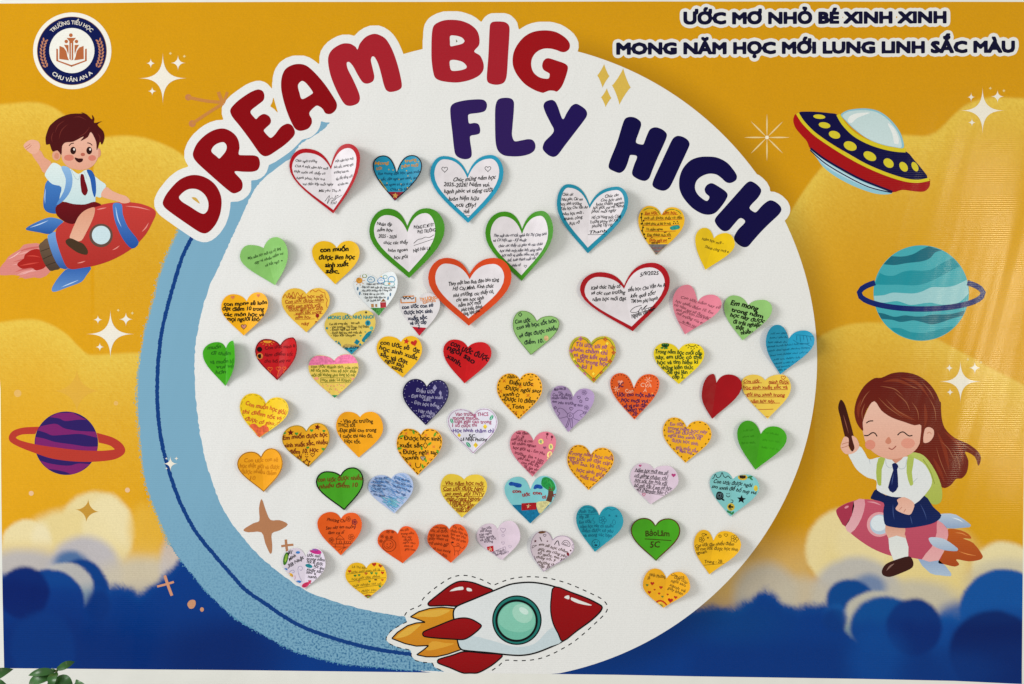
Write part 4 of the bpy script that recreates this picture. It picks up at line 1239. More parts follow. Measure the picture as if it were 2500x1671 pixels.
fl.fill([(480,495),(560,455),(700,435),(800,440),(760,470),(680,500),(560,500)], '#D8A840', 5.3, n=3).fill([(310,690),(420,600),(540,565),(500,610),(420,670)], '#D8A840', 5.3, n=3).fill([(590,800),(640,720),(760,735),(840,740),(720,780)], '#D69C34', 5.3, n=3)
fl.stroke(fo, 11, BK, 5.6, smooth=False, closed=True)
rk = put(fl, 'printed_rocket')
def inked(name, pts, col, layer, n=4, w=12, parent=rk, hl=()):
    p = Part(FLAT, Q)
    p.fill(pts, col, layer, n=n)
    for h in hl: p.fill(h, '#DCDCD8', layer + 0.2, n=2)
    p.stroke(pts, w, BK, layer + 0.4, closed=True, n=n)
    return put(p, name, parent)
RD = ('#930B10', '#860509')
inked('rocket_fin', [(603,388),(620,362),(720,282),(800,222),(870,187),(930,182),(1010,195),(1090,225),(1185,272),(1000,347),(870,402),(760,399),(625,403)], RD, 6.2, hl=[[(797,272),(850,240),(915,230),(920,256),(870,262)], [(952,240),(990,248),(997,270),(955,268)]])
bf = [(688,900),(702,880),(820,845),(930,812),(1100,825),(1266,840),(1230,890),(1150,950),(1050,1001),(980,1003),(915,1002),(800,955),(700,917)]
inked('rocket_fin', bf, RD, 6.2)
body = [(836,440),(870,402),(1000,347),(1180,272),(1330,213),(1430,196),(1530,192),(1640,206),(1740,231),(1900,287),(2020,332),(2100,370),(2156,403),(2162,422),(2140,460),(2060,535),(1940,622),(1810,718),(1700,772),(1560,825),(1440,845),(1320,840),(1150,821),(920,799),(885,772),(868,710),(850,560),(832,500)]
inked('rocket_body', body, '#D6DADB', 7, w=14)
put(Part(FLAT, Q).fill([(880,690),(1000,670),(1200,720),(1400,770),(1560,740),(1680,620),(1745,600),(1800,718),(1700,764),(1560,816),(1440,836),(1320,831),(1150,812),(925,790),(893,768)], '#BFCDD2', 7.6, n=3), 'rocket_underside', rk)
inked('rocket_nose', [(1738,231),(1900,287),(2020,332),(2100,370),(2156,403),(2162,422),(2140,460),(2060,535),(1940,622),(1812,718),(1770,650),(1725,560),(1703,450),(1708,330)], RD, 8, n=3, w=11, hl=[[(1823,325),(1845,310),(1868,310),(1868,343),(1840,337)], [(1888,325),(1960,352),(2072,395),(2040,398),(1950,380),(1885,350)]])
inked('rocket_fin', [(556,652),(572,630),(700,577),(840,522),(930,510),(1000,525),(1076,570),(1082,585),(1050,622),(980,676),(920,703),(830,700),(680,690),(572,676)], RD, 8.2, w=12)
w_ = Part(FLAT, Q)
for r, c, l, dx, dy in ((222, BK, 7.8, 0, 0), (210, '#1E726A', 8.1, 0, 0), (192, '#19635C', 8.3, -2, 3), (190, BK, 8.4, -3, 5), (170, '#6BB49E', 8.7, -2, 5)):
    w_.fill(ellipse(1400 + dx, 530 + dy, r, n=56), c, l, smooth=False)
w_.fill([(1235,520),(1260,450),(1330,385),(1400,370),(1480,385),(1540,440),(1562,520),(1545,590),(1480,630),(1400,638),(1310,615),(1250,570)], '#7FC0AA', 8.9, n=3)
w_.fill(ellipse(1450,470,96,80,35,n=36), '#9DCDBA', 9.1, smooth=False).fill(ellipse(1462,447,46,26,32,n=24), '#C4DED4', 9.3, smooth=False)
put(w_, 'rocket_porthole', rk)

# ================================================================== THE PAPER HEARTS
CROP = dict(a=(690,340,4.355), b=(1030,360,4.355), c=(1340,430,3.921), d=(480,560,3.919), e=(780,640,4.355), f=(1030,620,3.919),
            g=(1370,640,3.919), h=(1600,680,4.1275), i=(560,840,4.1275), j=(800,900,4.126), k=(1060,900,4.126), l=(1300,900,4.1275),
            m=(1520,900,3.919), n=(660,1120,4.355), o=(900,1140,4.5115), p=(1380,1120,4.126))
GROUP = 'paper hearts with written wishes stuck on the banner'
hr_ = random.Random(21)

def bez(p0, p1, p2, p3, n):
    out = []
    for k in range(n):
        t = k / n
        out.append(tuple((1-t)**3*a + 3*(1-t)**2*t*b + 3*(1-t)*t*t*c + t**3*d for a, b, c, d in zip(p0, p1, p2, p3)))
    return out

def half(Nn, LT, LS, T, n=8):
    dx, dy = LT[0] - Nn[0], LT[1] - Nn[1]
    o = bez(Nn, (Nn[0] + 0.20*dx, Nn[1] + 0.62*dy), (LT[0] - 0.50*dx, LT[1]), LT, n)
    o += bez(LT, (LT[0] + 0.56*(LS[0]-LT[0]), LT[1]), (LS[0], LS[1] - 0.56*(LS[1]-LT[1])), LS, n)
    o += bez(LS, (LS[0], LS[1] + 0.36*(T[1]-LS[1])), (T[0] + 0.40*(LS[0]-T[0]), T[1] + 0.31*(LS[1]-T[1])), T, n)
    o.append(T)
    return o

class HeartSurf:
    """sheet folded along the line notch-tip; x, y in photo pixels, height off the banner in pixels"""
    fine = 9.0
    def __init__(self, six, base, ll, lr, tip, k):
        (self.N, self.T, LT, LS, RT, RS) = six
        self.base, self.ll, self.lr, self.tip = base, ll, lr, tip
        ax, ay = self.T[0] - self.N[0], self.T[1] - self.N[1]
        L = math.hypot(ax, ay)
        self.u = (ax / L, ay / L)
        self.L = L
        self.wl = max(1, abs(self.d(*LS))); self.wr = max(1, abs(self.d(*RS)))
        self.k = k
    def d(self, x, y):
        return (x - self.N[0]) * self.u[1] - (y - self.N[1]) * self.u[0]
    def z(self, x, y):
        d = self.d(x, y)
        s = ((x - self.N[0]) * self.u[0] + (y - self.N[1]) * self.u[1]) / self.L
        if d < 0:
            q = -d / self.wl; z = self.ll * (0.6 * q + 0.4 * q * q)
        else:
            q = d / self.wr; z = self.lr * (0.35 * q + 0.65 * q * q)
        z += self.tip * max(0.0, s - 0.55) ** 2 * 4.0
        z += 0.5 * (1 + math.sin(0.055 * x + 0.04 * y + self.k)) * min(1, q) * 0.9
        return self.base + z
    def pt(self, x, y, layer):
        return ((x - CX) * S, -(self.z(x, y) * S) - layer * 0.00009, (CY - y) * S)

def heart_sheet(surf, six, layer, thick):
    """closed thin sheet (front, back, rim) of one heart outline"""
    Nn, T, LT, LS, RT, RS = six
    verts, faces, front, rim = [], [], [], []
    NR = 6
    def add(x, y):
        verts.append(surf.pt(x, y, layer)); return len(verts) - 1
    ax = []
    hl, hr2 = half(Nn, LT, LS, T), half(Nn, RT, RS, T)
    n = len(hl)
    axis = [add(Nn[0] + (T[0]-Nn[0]) * (k/(n-1))**1.1, Nn[1] + (T[1]-Nn[1]) * (k/(n-1))**1.1) for k in range(n)]
    apos = [(Nn[0] + (T[0]-Nn[0]) * (k/(n-1))**1.1, Nn[1] + (T[1]-Nn[1]) * (k/(n-1))**1.1) for k in range(n)]
    edges = []
    for side, H in ((0, hl), (1, hr2)):
        rows = []
        for k in range(n):
            if k == 0 or k == n - 1:
                rows.append([axis[k]] * (NR + 1)); continue
            a, b = apos[k], H[k]
            rows.append([axis[k]] + [add(a[0] + (b[0]-a[0])*j/NR, a[1] + (b[1]-a[1])*j/NR) for j in range(1, NR + 1)])
        for k in range(n - 1):
            for j in range(NR):
                q = [rows[k][j], rows[k+1][j], rows[k+1][j+1], rows[k][j+1]]
                q2 = []
                for t in q:
                    if t not in q2: q2.append(t)
                if len(q2) >= 3:
                    faces.append(tuple(q2 if side == 0 else q2[::-1]))
        edges.append([r[NR] for r in rows])
    loop = edges[0] + edges[1][::-1][1:-1]
    nv = len(verts)
    th = thick
    back = [(v[0], v[1] + th, v[2]) for v in verts]
    verts2 = verts + back
    f2 = list(faces) + [tuple(i + nv for i in f[::-1]) for f in faces]
    m = len(loop)
    for i in range(m):
        a, b = loop[i], loop[(i + 1) % m]
        f2.append((a, b, b + nv, a + nv))
    return verts2, f2

def outline(six, inset=0.0):
    Nn, T, LT, LS, RT, RS = six
    poly = half(Nn, LT, LS, T) + half(Nn, RT, RS, T)[::-1][1:-1]
    if inset:
        P = np.array(poly)
        d = np.roll(P, -1, 0) - np.roll(P, 1, 0)
        nn = np.stack([-d[:, 1], d[:, 0]], 1); nn /= np.linalg.norm(nn, axis=1)[:, None]
        c = P.mean(0)
        A = 0.5 * np.sum(P[:, 0] * np.roll(P[:, 1], -1) - np.roll(P[:, 0], -1) * P[:, 1])
        P = P + nn * inset * (1 if A > 0 else -1)
        poly = [tuple(q) for q in P]
    return poly

class Heart:
    def __init__(self, crop, six, col, label, ll=4, lr=12, tip=4, base=3.0, inner=None, inner_col='#DCD6DA', name='paper_heart', state=None):
        self.xf = CROP[crop]
        ox, oy, s = self.xf
        self.sixc = six
        self.six = [(x / s + ox, y / s + oy) for x, y in six]
        jit = lambda v: v * hr_.uniform(0.6, 1.5)
        self.s = HeartSurf(self.six, base * 0.25, jit(ll), jit(lr), jit(tip), hr_.uniform(0, 6))
        v, f = heart_sheet(self.s, self.six, 0.0, 0.0003)
        cx = (self.six[0][0] + self.six[1][0]) / 2; cy = (self.six[0][1] + self.six[1][1]) / 2
        self.o = ((cx - CX) * S, 0.0, (CY - cy) * S)
        v = [(p[0] - self.o[0], p[1], p[2] - self.o[2]) for p in v]
        self.root = link_mesh(name, v, f, M_PAPER, None, [lin(col)] * len(v), smooth=False)
        self.root.location = self.o
        tag(self.root, label, 'paper heart', GROUP)
        self.lay = 0.6
        if inner:
            inner = [inner[0], (inner[1][0], inner[1][1] - 13), inner[2], (inner[3][0] + 9, inner[3][1]), inner[4], (inner[5][0] - 9, inner[5][1])]
            si = [(x / s + ox, y / s + oy) for x, y in inner]
            v, f = heart_sheet(self.s, si, 3.0, 0.00018)
            v = [(p[0] - self.o[0], p[1], p[2] - self.o[2]) for p in v]
            link_mesh('inner_card', v, f, M_PAPER, self.root, [lin(inner_col)] * len(v))
            self.lay = 3.7
            self.inner = inner
        self.nl = self.lay + 1.0
    def part(self):
        return Part(self.s, self.xf)
    def put(self, p, name):
        # ink never runs past the paper's edge
        if p.f:
            P = np.array(outline(self.six, 0.8)); Q_ = np.roll(P, 1, 0)
            c = np.array(p.p2)[np.array(p.f)].mean(1)
            cr_ = np.zeros(len(c), bool)
            for a, b in zip(P, Q_):
                if a[1] == b[1]: continue
                m = (a[1] > c[:, 1]) != (b[1] > c[:, 1])
                cr_ ^= m & (c[:, 0] < (b[0]-a[0])*(c[:, 1]-a[1])/(b[1]-a[1]) + a[0])
            p.f = [f for f, k in zip(p.f, cr_) if k]
        p.build(name, self.root, M_INK, self.o)
        return self
    def write(self, lines, h, col, bold=0.0, shear=0.15, wob=0.07, name='handwriting'):
        p = self.part()
        for L in lines:
            t, x0, y0, x1, y1 = L[:5]
            p.text(t, x0, y0, x1, y1, (L[5] if len(L) > 5 else h) * 1.16, col, self.nl + 0.8, bold * 1.1 + 0.011, shear + 0.06 * ((len(t) * 7) % 5 - 2), wob * 1.5)
        return self.put(p, name)
    def border(self, w, col, inset=None, dash=None, name='border_line'):
        p = self.part()
        p.stroke(outline(self.sixc, (w / 2 if inset is None else inset)), w, col, self.nl, smooth=False, closed=True, dash=dash)
        return self.put(p, name)
    def dotted(self, r, col, inset, n, name='dotted_border', inner=False):
        p = self.part()
        P = np.array(outline(self.sixc, inset)); P = np.vstack([P, P[:1]])
        cum = np.concatenate([[0], np.cumsum(np.linalg.norm(np.diff(P, axis=0), axis=1))])
        s = np.linspace(0, cum[-1], n, endpoint=False)
        p.dots(list(zip(np.interp(s, cum, P[:, 0]), np.interp(s, cum, P[:, 1]))), r, col, self.nl)
        return self.put(p, name)
    def draw(self, name, *ops):
        """ops: (kind, args..) with kind F fill smooth, P fill straight, S stroke, D dots"""
        p = self.part()
        for k, op in enumerate(ops):
            ly = self.nl + 0.03 * k
            if op[0] == 'F': p.fill(op[1], op[2], ly, n=3)
            elif op[0] == 'P': p.fill(op[1], op[2], ly, smooth=False)
            elif op[0] == 'S': p.stroke(op[1], op[2], op[3], ly + 0.3)
            elif op[0] == 'C': p.stroke(op[1], op[2], op[3], ly + 0.3, closed=True, smooth=False)
            elif op[0] == 'D': p.dots(op[1], op[2], op[3], ly + 0.3)
        return self.put(p, name)
    def clip(self, a, b, c, col, name, inset=1.5):
        poly = clip_half(outline(self.sixc, inset), a, b, c)
        p = self.part(); p.fill(poly, col, self.nl - 0.5, smooth=False)
        return self.put(p, name)
    def lines(self, segs, w, col, name='ruled_line'):
        p = self.part()
        for x0, y0, x1, y1 in segs:
            p.stroke([(x0, y0), ((x0+x1)/2, (y0+y1)/2 + 2), (x1, y1)], w, col, self.nl + 0.4)
        return self.put(p, name)
    def scribble(self, rows, h, w, col, name='handwriting'):
        """illegible cursive rows: (x0,y0,x1,y1)"""
        p = self.part(); r = random.Random(int(rows[0][0]))
        for x0, y0, x1, y1 in rows:
            L = math.hypot(x1-x0, y1-y0); x = 0.0
            while x < L:
                wl = r.uniform(2.2, 5) * h
                pts = []
                nst = max(3, int(wl / (h * 0.55)))
                for k in range(nst * 2):
                    q = x + wl * k / (nst * 2 - 1)
                    if q > L: break
                    t = q / L
                    yy = y0 + (y1-y0)*t - (h * r.uniform(0.5, 1.25) if k % 2 else r.uniform(-0.2, 0.15) * h)
                    pts.append((x0 + (x1-x0)*t, yy))
                if len(pts) > 2:
                    p.stroke(pts, w, col, self.nl + 0.3, n=3)
                x += wl + h * 0.7
        return self.put(p, name)

def leaf_(x, y, a, l=18, w=8, col='#3F9A30'):
    return ('P', ellipse(x, y, l, w, rot=a, n=12), col)
def xmark(x, y, r, col, w=7):
    return [('S', [(x-r, y-r), (x+r, y+r)], w, col), ('S', [(x+r, y-r), (x-r, y+r)], w, col)]
def flower(x, y, r, col, w=3):
    return [('C', ellipse(x + r*0.7*math.cos(a), y + r*0.7*math.sin(a), r*0.45, n=10), w, col) for a in (0, 1.26, 2.51, 3.77, 5.03)] + [('C', ellipse(x, y, r*0.3, n=8), w, col)]

# ---- 1
H = Heart('a', [(512,290),(543,795),(245,103),(75,290),(690,62),(845,230)], '#AC0F1D', 'white card heart on a red heart backing, beneath the letters of the red word', 5, 30, 8,
          inner=[(515,325),(543,770),(250,148),(95,310),(700,108),(812,240)])
H.write([('Chúc ngôi trường',140,245,370,250),('CVA A một năm học mới',135,300,485,325),('thật suôn sẻ, thầy cô',125,358,455,382),('hạnh phúc, học trò',150,425,450,440),('vui đến lớp mỗi ngày',215,490,540,495),
         ('một năm học mới',562,250,770,235),('bứt tốc, mong ngôi',548,315,770,295),('trường bình an,',548,372,715,358),('lấp đầy tiếng cười',570,440,760,415),('và năm sau.',590,497,710,488),('Mãi yêu Thu A',385,562,620,562),('P.H.P',515,695,580,690)], 24, '#2E2A2E', 0.0, 0.3)
H.draw('signature', ('S',[(450,665),(500,600),(475,690),(505,640),(530,625),(545,640),(570,600),(560,650),(520,660),(635,600)],4,'#2E2A2E'), ('P',little_heart(588,605,8),'#2E2A2E'))
# ---- 2
H = Heart('a', [(1212,355),(1195,660),(1075,175),(960,280),(1375,175),(1490,300)], '#1F8AAC', 'teal heart with thick black outline and a dark red tip bearing a star', 4, 14)
H.clip(0,1,562,'#8A2230','red_tip')
H.border(11,'#101018')
H.write([('Mong',980,275,1135,268,30),('ước',1000,328,1060,325,30),('trong',1300,248,1430,243,30),('năm mới',1262,300,1450,303,30)],30,'#C08A30',0.02,0.1)
H.write([('Em mong đạt học sinh xuất',1020,382,1470,370),('sắc, đạt ngôi sao xanh, làm',1045,440,1440,430),('con ngoan trò giỏi và cao',1078,498,1390,492),('CVAA lớp 4A',1145,550,1325,548)],25,'#123A5C',0.0,0.25)
H.draw('star_drawing', ('P',star5(1198,602,34,0.1),'#C09A4C'))
H.draw('gold_specks', ('D',[(1130,325),(1175,330),(1270,312),(1320,340),(1235,430),(1110,470),(1335,395),(1260,480),(1370,450),(1090,520),(1330,520),(1240,540),(1450,250)],7,'#B9A04A'), ('S',[(1030,430),(1070,490),(1110,545)],8,'#A5923C'), ('S',[(1450,450),(1400,500),(1345,540)],8,'#A5923C'))
# ---- 3
H = Heart('a', [(575,1160),(560,1545),(440,1085),(315,1200),(705,1083),(825,1215)], '#E3B318', 'bright yellow heart with thick black marker writing, beside the curling green backed card', 4, 12)
H.write([('con muốn',400,1200,705,1192),('được làm học',385,1283,775,1278),('sinh xuất',450,1362,705,1355),('sắc.',455,1430,605,1428)],44,'#0C0A08',0.035,0.1,0.05)
# ---- 4
H = Heart('a', [(1325,925),(1347,1480),(1120,740),(925,990),(1530,738),(1727,960)], '#3E8618', 'white card heart on green backing, its card curling away from the right side', 6, 22, 6,
          inner=[(1327,990),(1345,1430),(1110,810),(965,980),(1520,790),(1635,980)])
H.write([('Nhân dịp',1003,920,1165,922),('năm học',1005,985,1175,985),('2025 - 2026',1020,1055,1215,1053),('chúc các thầy',1075,1120,1335,1115),('luôn ngoan',1120,1200,1330,1195),('học giỏi',1185,1275,1335,1268),
         ('PHÒNG KT, MT ĐT',1395,958,1612,935),('PHÓ TRƯỞNG',1435,1005,1630,990),('Ngô Hải Lê',1390,1205,1570,1172)],32,'#151418',0.008,0.28)
H.draw('signature', ('S',[(1395,1110),(1440,1070),(1480,1062),(1520,1045),(1560,1050),(1612,1022)],5,'#151418'), ('S',[(1395,1133),(1500,1100),(1605,1065)],4,'#151418'))
# ---- 5
H = Heart('b', [(487,285),(492,808),(235,95),(90,290),(730,85),(868,280)], '#2490B0', 'white card heart on light blue backing with two small drawn hearts in its lobes', 6, 16, 6,
          inner=[(485,330),(492,765),(240,130),(125,290),(725,125),(832,270)])
H.write([('Chúc mừng năm học',335,368,790,338),('2025-2026! Niềm vui,',232,420,720,418),('hạnh phúc và tiếng cười',235,490,755,480),('luôn hiện hữu',285,568,610,560),('nơi đây!',355,638,580,635),('Huế',445,712,512,705)],38,'#131216',0.01,0.3)
H.draw('heart_drawing', ('C',little_heart(243,237,32),5,'#1A1A1E'), ('C',little_heart(702,232,32),5,'#1A1A1E'), ('S',[(455,733),(510,728)],5,'#1A1A1E'))
# ---- 6
H = Heart('b', [(1065,870),(1060,1422),(880,685),(675,920),(1265,682),(1392,900)], '#3E8B16', 'white card heart on green backing with dense slanted blue-black writing', 5, 26, 6,
          inner=[(1065,925),(1058,1375),(870,738),(720,930),(1255,735),(1348,930)])
H.write([('Thay mặt cho cơ Kết nghĩa Đô Thị Công bình',765,955,1325,945),('và Cơ Hội cán - Kỹ thuật',760,1005,1115,1000),('chúc các thầy cô giáo và các cháu',815,1063,1285,1045),('học sinh một năm hết sáng năm',825,1115,1275,1105),('học mới và nhiều niềm vui, lợi',850,1165,1240,1150),('thế, hoàn thành xuất sắc',910,1215,1215,1195),('nhiệm vụ!',955,1268,1055,1265)],27,'#22243A',0.006,0.4)
H.draw('heart_drawing', ('C',little_heart(1100,1265,15),4,'#33343F'))
# ---- 7
H = Heart('f', [(455,200),(450,690),(240,42),(65,240),(690,42),(858,230)], '#CF451A', 'white card heart on a vivid orange backing, overlapping a small white heart', 14, 20, 6, base=14,
          inner=[(458,245),(448,632),(230,97),(122,240),(680,100),(797,230)])
H.write([('Thay mặt ban lãnh đạo báo từng',260,305,740,262),('Hồ Chí Minh. Kính chúc',295,358,690,320),('nhà trường, các thầy cô,',300,415,690,380),('các em học sinh',330,462,595,440),('năm học mới',350,507,570,482),('phát triển, thành',375,550,580,525),('công, hạnh phúc',400,588,560,560)],32,'#121014',0.012,0.3)
# ---- 8
H = Heart('c', [(390,275),(372,742),(185,80),(75,270),(640,110),(750,260)], '#1E86A0', 'white card heart on blue backing with two columns of fine handwriting', 7, 20, 6,
          inner=[(390,312),(372,700),(185,115),(105,270),(640,143),(722,260)])
H.write([('Chúc các',130,190,235,190),('Nhà giáo, Các em',120,240,325,232),('học sinh trường',110,285,315,275),('Tiểu học Chu Văn An',115,330,372,308),('năm học mới -',130,380,335,365),('thành công',145,430,325,405),('Rực rỡ',195,470,300,460),
         ('Chúc các',535,210,665,205),('Con học sinh',495,250,690,245),('luôn chăm ngoan',450,285,705,280),('học giỏi, vui vẻ, hạnh',418,320,712,310),('phúc mỗi ngày',405,355,640,350),('Hồ Chí Hùng quốc Công',408,412,685,408),('Trưởng phòng VH XH',395,455,655,445),('phường Tây Hồ',410,492,605,485),('Thanh',390,552,550,545)],26,'#1A1A20',0.006,0.35)
H.lines([(372,562,535,562)],4,'#33333A')
# ---- 9
H = Heart('c', [(1080,375),(1025,757),(960,287),(853,430),(1180,300),(1293,430)], '#E2AE1E', 'yellow heart decorated like a pencil with grey point and red ruled lines', 4, 10)
H.clip(0,1,655,'#6E6A6A','pencil_point')
H.write([('Em ước',920,370,1040,370),('năm học',1085,368,1220,368),('Được ngôi sao',960,628,1130,630)],26,'#A83018',0.012)
H.write([('mới cố: Được thầy cô dặn',910,418,1270,412),('Hạnh phúc và bài bi mới',915,470,1165,468),('Tô chăm ngoan',930,524,1090,522),('Đạt thành tích tốt',940,577,1165,575),('xanh lớp 4',980,650,1060,650)],22,'#3A2A10',0.004)
H.lines([(905,375,1050,375),(1090,372,1230,372),(905,424,1270,418),(905,475,1245,472),(920,530,1210,530),(935,583,1170,580),(955,633,1130,635),(985,690,1090,690),(1010,720,1060,720)],4,'#A5341C')
H.draw('vine_drawing', ('S',[(888,360),(885,420),(900,470),(895,530),(915,590),(930,640)],6,'#14180C'), ('D',[(888,365),(882,400),(905,430),(885,460),(900,495),(890,525),(912,560),(925,600)],9,'#1A2210'), ('S',[(905,332),(950,310),(1000,312)],6,'#3E7A2A'), ('S',[(1010,315),(1045,340),(1062,370)],6,'#3E7A2A'), ('S',[(1110,345),(1160,322),(1200,325)],6,'#3E7A2A'), ('S',[(1210,328),(1240,345),(1260,370)],6,'#3E7A2A'))
H.draw('eraser_drawing', ('F',[(1155,500),(1175,482),(1235,475),(1250,495),(1235,512),(1175,520)],'#2A8C82'), ('D',[(1195,440),(1225,438),(1190,458),(1210,456),(1232,456),(1105,542),(1118,540),(985,590),(1145,600),(1158,598)],6,'#222016'))
# ---- 10
H = Heart('c', [(1580,600),(1495,900),(1490,497),(1398,610),(1690,548),(1770,660)], '#E2BC12', 'plain tilted yellow heart with two thin slanted lines beside the letter H', 6, 22, 5)
H.write([('Năm học mới -',1460,612,1665,660),('Thành công mới',1490,690,1690,738)],24,'#5A4A18',0.0,0.4)
H.draw('heart_drawing', ('P',little_heart(1706,732,9),'#4A3A14'))
# ---- 11
H = Heart('c', [(720,1050),(800,1487),(490,922),(295,1090),(980,833),(1148,1020)], '#A50F1A', 'wide white card heart on red backing, dated at its upper right', 8, 24, 6,
          inner=[(720,1082),(790,1455),(470,968),(330,1110),(960,878),(1110,1030)])
H.write([('5/9/2025',870,962,1045,945),('Kính chúc Thầy cô',400,1090,685,1072),('tiểu học Chu Văn An A',760,1112,1108,1060),('và các con trường',405,1142,735,1128),('kết quả tốt!',780,1170,1020,1140),('năm học mới đạt',415,1198,740,1188),('TM ban phụ huynh',790,1222,1040,1190),('Nguyễn Văn Nam',795,1368,1015,1285)],32,'#121116',0.012,0.28)
H.draw('signature', ('S',[(885,1240),(820,1258),(780,1295),(800,1308),(850,1300),(885,1255),(890,1290),(915,1255),(940,1238),(905,1275),(940,1268),(1015,1245)],5,'#121116'), ('S',[(790,1335),(900,1300),(1045,1258)],5,'#121116'))
# ---- 12
H = Heart('h', [(425,240),(295,565),(320,65),(168,240),(560,165),(655,260)], '#DB7D90', 'pink heart with faint slanting pencil lines, next to the wide red and white heart', 9, 14, 5)
H.write([('Con ước năm nay sẽ',250,200,640,312),('học nhiều điểm 10. Em',195,238,570,362),('các năm nay sẽ được học',182,272,560,425),('sinh giỏi con hứa yêu',200,322,525,425),('mãi trường của em',205,362,490,470),('An Minh Hiếu',262,440,410,512)],26,'#7E4552',0.0,0.3)
H.lines([(230,435,410,515)],4,'#7A3E4C')
# ---- 13
H = Heart('h', [(935,272),(877,625),(785,172),(688,290),(1075,217),(1163,310)], '#8CBC6E', 'light green heart with six slanted lines of bold black marker', 5, 14)
H.write([('Em mong',752,262,1030,328,46),('trong năm',762,330,1078,402),('học này được',748,382,1090,455),('đi trải nghiệm',780,455,1070,500),('thật',805,505,890,522),('nhiều',860,572,982,552)],36,'#0E160C',0.03,0.05,0.05)
# ---- 14
H = Heart('h', [(1345,610),(1255,968),(1220,468),(1097,640),(1490,525),(1580,620)], '#2093B8', 'bright blue heart covered in fine blue doodles near the disc edge', 12, 16, 5)
H.scribble([(1150,565,1325,560),(1140,610,1330,600),(1120,655,1330,650),(1115,700,1540,660),(1125,740,1550,705),(1150,785,1530,750),(1180,830,1480,800),(1190,870,1430,845),(1210,905,1380,885),(1230,935,1320,925)],18,3.2,'#0F5E7E')
H.draw('doodle_drawing', ('S',[(1410,570),(1480,575),(1570,590)],4,'#0F5E7E'), ('S',[(1420,580),(1420,625)],4,'#0F5E7E'), ('S',[(1450,580),(1455,640)],4,'#0F5E7E'), ('S',[(1480,578),(1485,620)],4,'#0F5E7E'), ('S',[(1510,582),(1520,640)],4,'#0F5E7E'), ('S',[(1540,590),(1550,630)],4,'#0F5E7E'), ('S',[(1385,620),(1440,655),(1500,660),(1550,690)],4,'#0F5E7E'))
# ---- 15
H = Heart('h', [(615,1055),(568,1415),(580,962),(462,1180),(740,968),(865,1075)], '#9A0A14', 'plain dark red heart without writing, its left side folded narrow', 7, 9, 5)
# ---- 16
H = Heart('h', [(1105,1030),(1125,1415),(985,970),(865,1060),(1265,968),(1357,1100)], '#E6C34E', 'pale yellow heart with red writing underlined in red, touching a dark red heart', 4, 12, 6, base=6)
H.write([('Con ước',885,1053,1050,1052),('mình được',1140,1057,1340,1060),('học sinh xuất sắc và',880,1115,1325,1112),('ngôi sao xanh trong',890,1185,1300,1188),('năm học này.',955,1252,1200,1252)],30,'#A83020',0.012,0.12)
H.lines([(885,1060,1070,1052),(1145,1060,1340,1064),(885,1122,1325,1120),(890,1192,1300,1194),(955,1256,1250,1256),(1035,1320,1185,1317),(1100,1392,1135,1392)],5,'#A83020')
H.draw('heart_drawing', ('C',little_heart(1283,1000,22),5,'#B03A28'), ('P',little_heart(1000,1293,15),'#B03A28'))
# ---- 17
H = Heart('d', [(640,182),(755,537),(510,152),(420,265),(765,80),(888,240)], '#84BC66', 'tilted light green heart with three thin slanting lines near the blue ring', 6, 18, 6)
H.write([('Một năm học mới rực rỡ, lãng',495,295,820,198),('dạy và nhiều niềm vui',560,335,845,240),('và bất ngờ',660,360,800,318)],24,'#2A4A22',0.0,0.4)
H.draw('heart_drawing', ('P',little_heart(823,305,8),'#1A2A16'))
# ---- 18
H = Heart('d', [(478,690),(455,1018),(350,622),(238,750),(590,605),(702,720)], '#ECAA12', 'golden yellow heart with bold black writing and three small pink hearts', 4, 18)
H.write([('con mong sẽ luôn',262,735,692,720),('đạt điểm 10 trong',250,780,660,780),('các môn học và',262,832,660,835),('mọi người khỏe',292,878,636,880)],34,'#141008',0.03,0.05,0.05)
H.draw('heart_drawing', ('P',little_heart(347,652,20),'#D88050'), ('P',little_heart(597,635,20),'#D88050'), ('P',little_heart(452,932,26),'#C08070'), ('C',little_heart(452,932,26),5,'#4A2A20'))
# ---- 19
H = Heart('d', [(1050,620),(1052,988),(940,565),(815,690),(1175,563),(1280,680)], '#E2B63C', 'yellow heart with red underlined writing and a wavy red line round the top', 4, 12)
H.write([('Vào năm học mới',880,672,1215,655),('Con ước được nhận',848,708,1220,692),('ngôi sao xanh với',858,752,1190,738),('được làm học sinh',882,782,1212,765),('xuất sắc trong',945,818,1200,802),('năm học',945,858,1095,856),('này',1005,918,1080,912)],28,'#A5421C',0.008,0.12)
H.lines([(850,712,1222,698),(860,756,1195,742),(885,786,1215,770),(930,822,1210,806),(945,864,1130,858)],3.5,'#A5421C')
H.draw('balloon_drawing', ('S',[(830,660),(850,625),(870,660),(885,610),(905,650),(925,600),(945,645),(965,605),(990,640),(1020,615)],5,'#B04A1C'), ('S',[(1085,605),(1110,580),(1140,600),(1170,582),(1205,605),(1230,610),(1235,650),(1255,680),(1245,720),(1258,760)],5,'#B04A1C'), ('P',ellipse(1158,828,18,20),'#8E1F1A'), ('S',[(1158,848),(1165,880),(1130,905)],4,'#8E1F1A'), ('P',ellipse(1148,890,14,10),'#8E1F1A'))
# ---- 20
H = Heart('d', [(280,1140),(280,1500),(200,1080),(62,1190),(366,1066),(394,1240)], '#3EA016', 'bright green heart with its right half folded up, beside the blue ring', 3, 26, 6)
H.write([('muốn',105,1148,235,1140),('đi thăm',140,1203,340,1203),('và muốn bố',130,1285,380,1280),('vui vẻ',190,1330,375,1328),('hơn',182,1385,280,1378)],32,'#256A16',0.01,0.2)
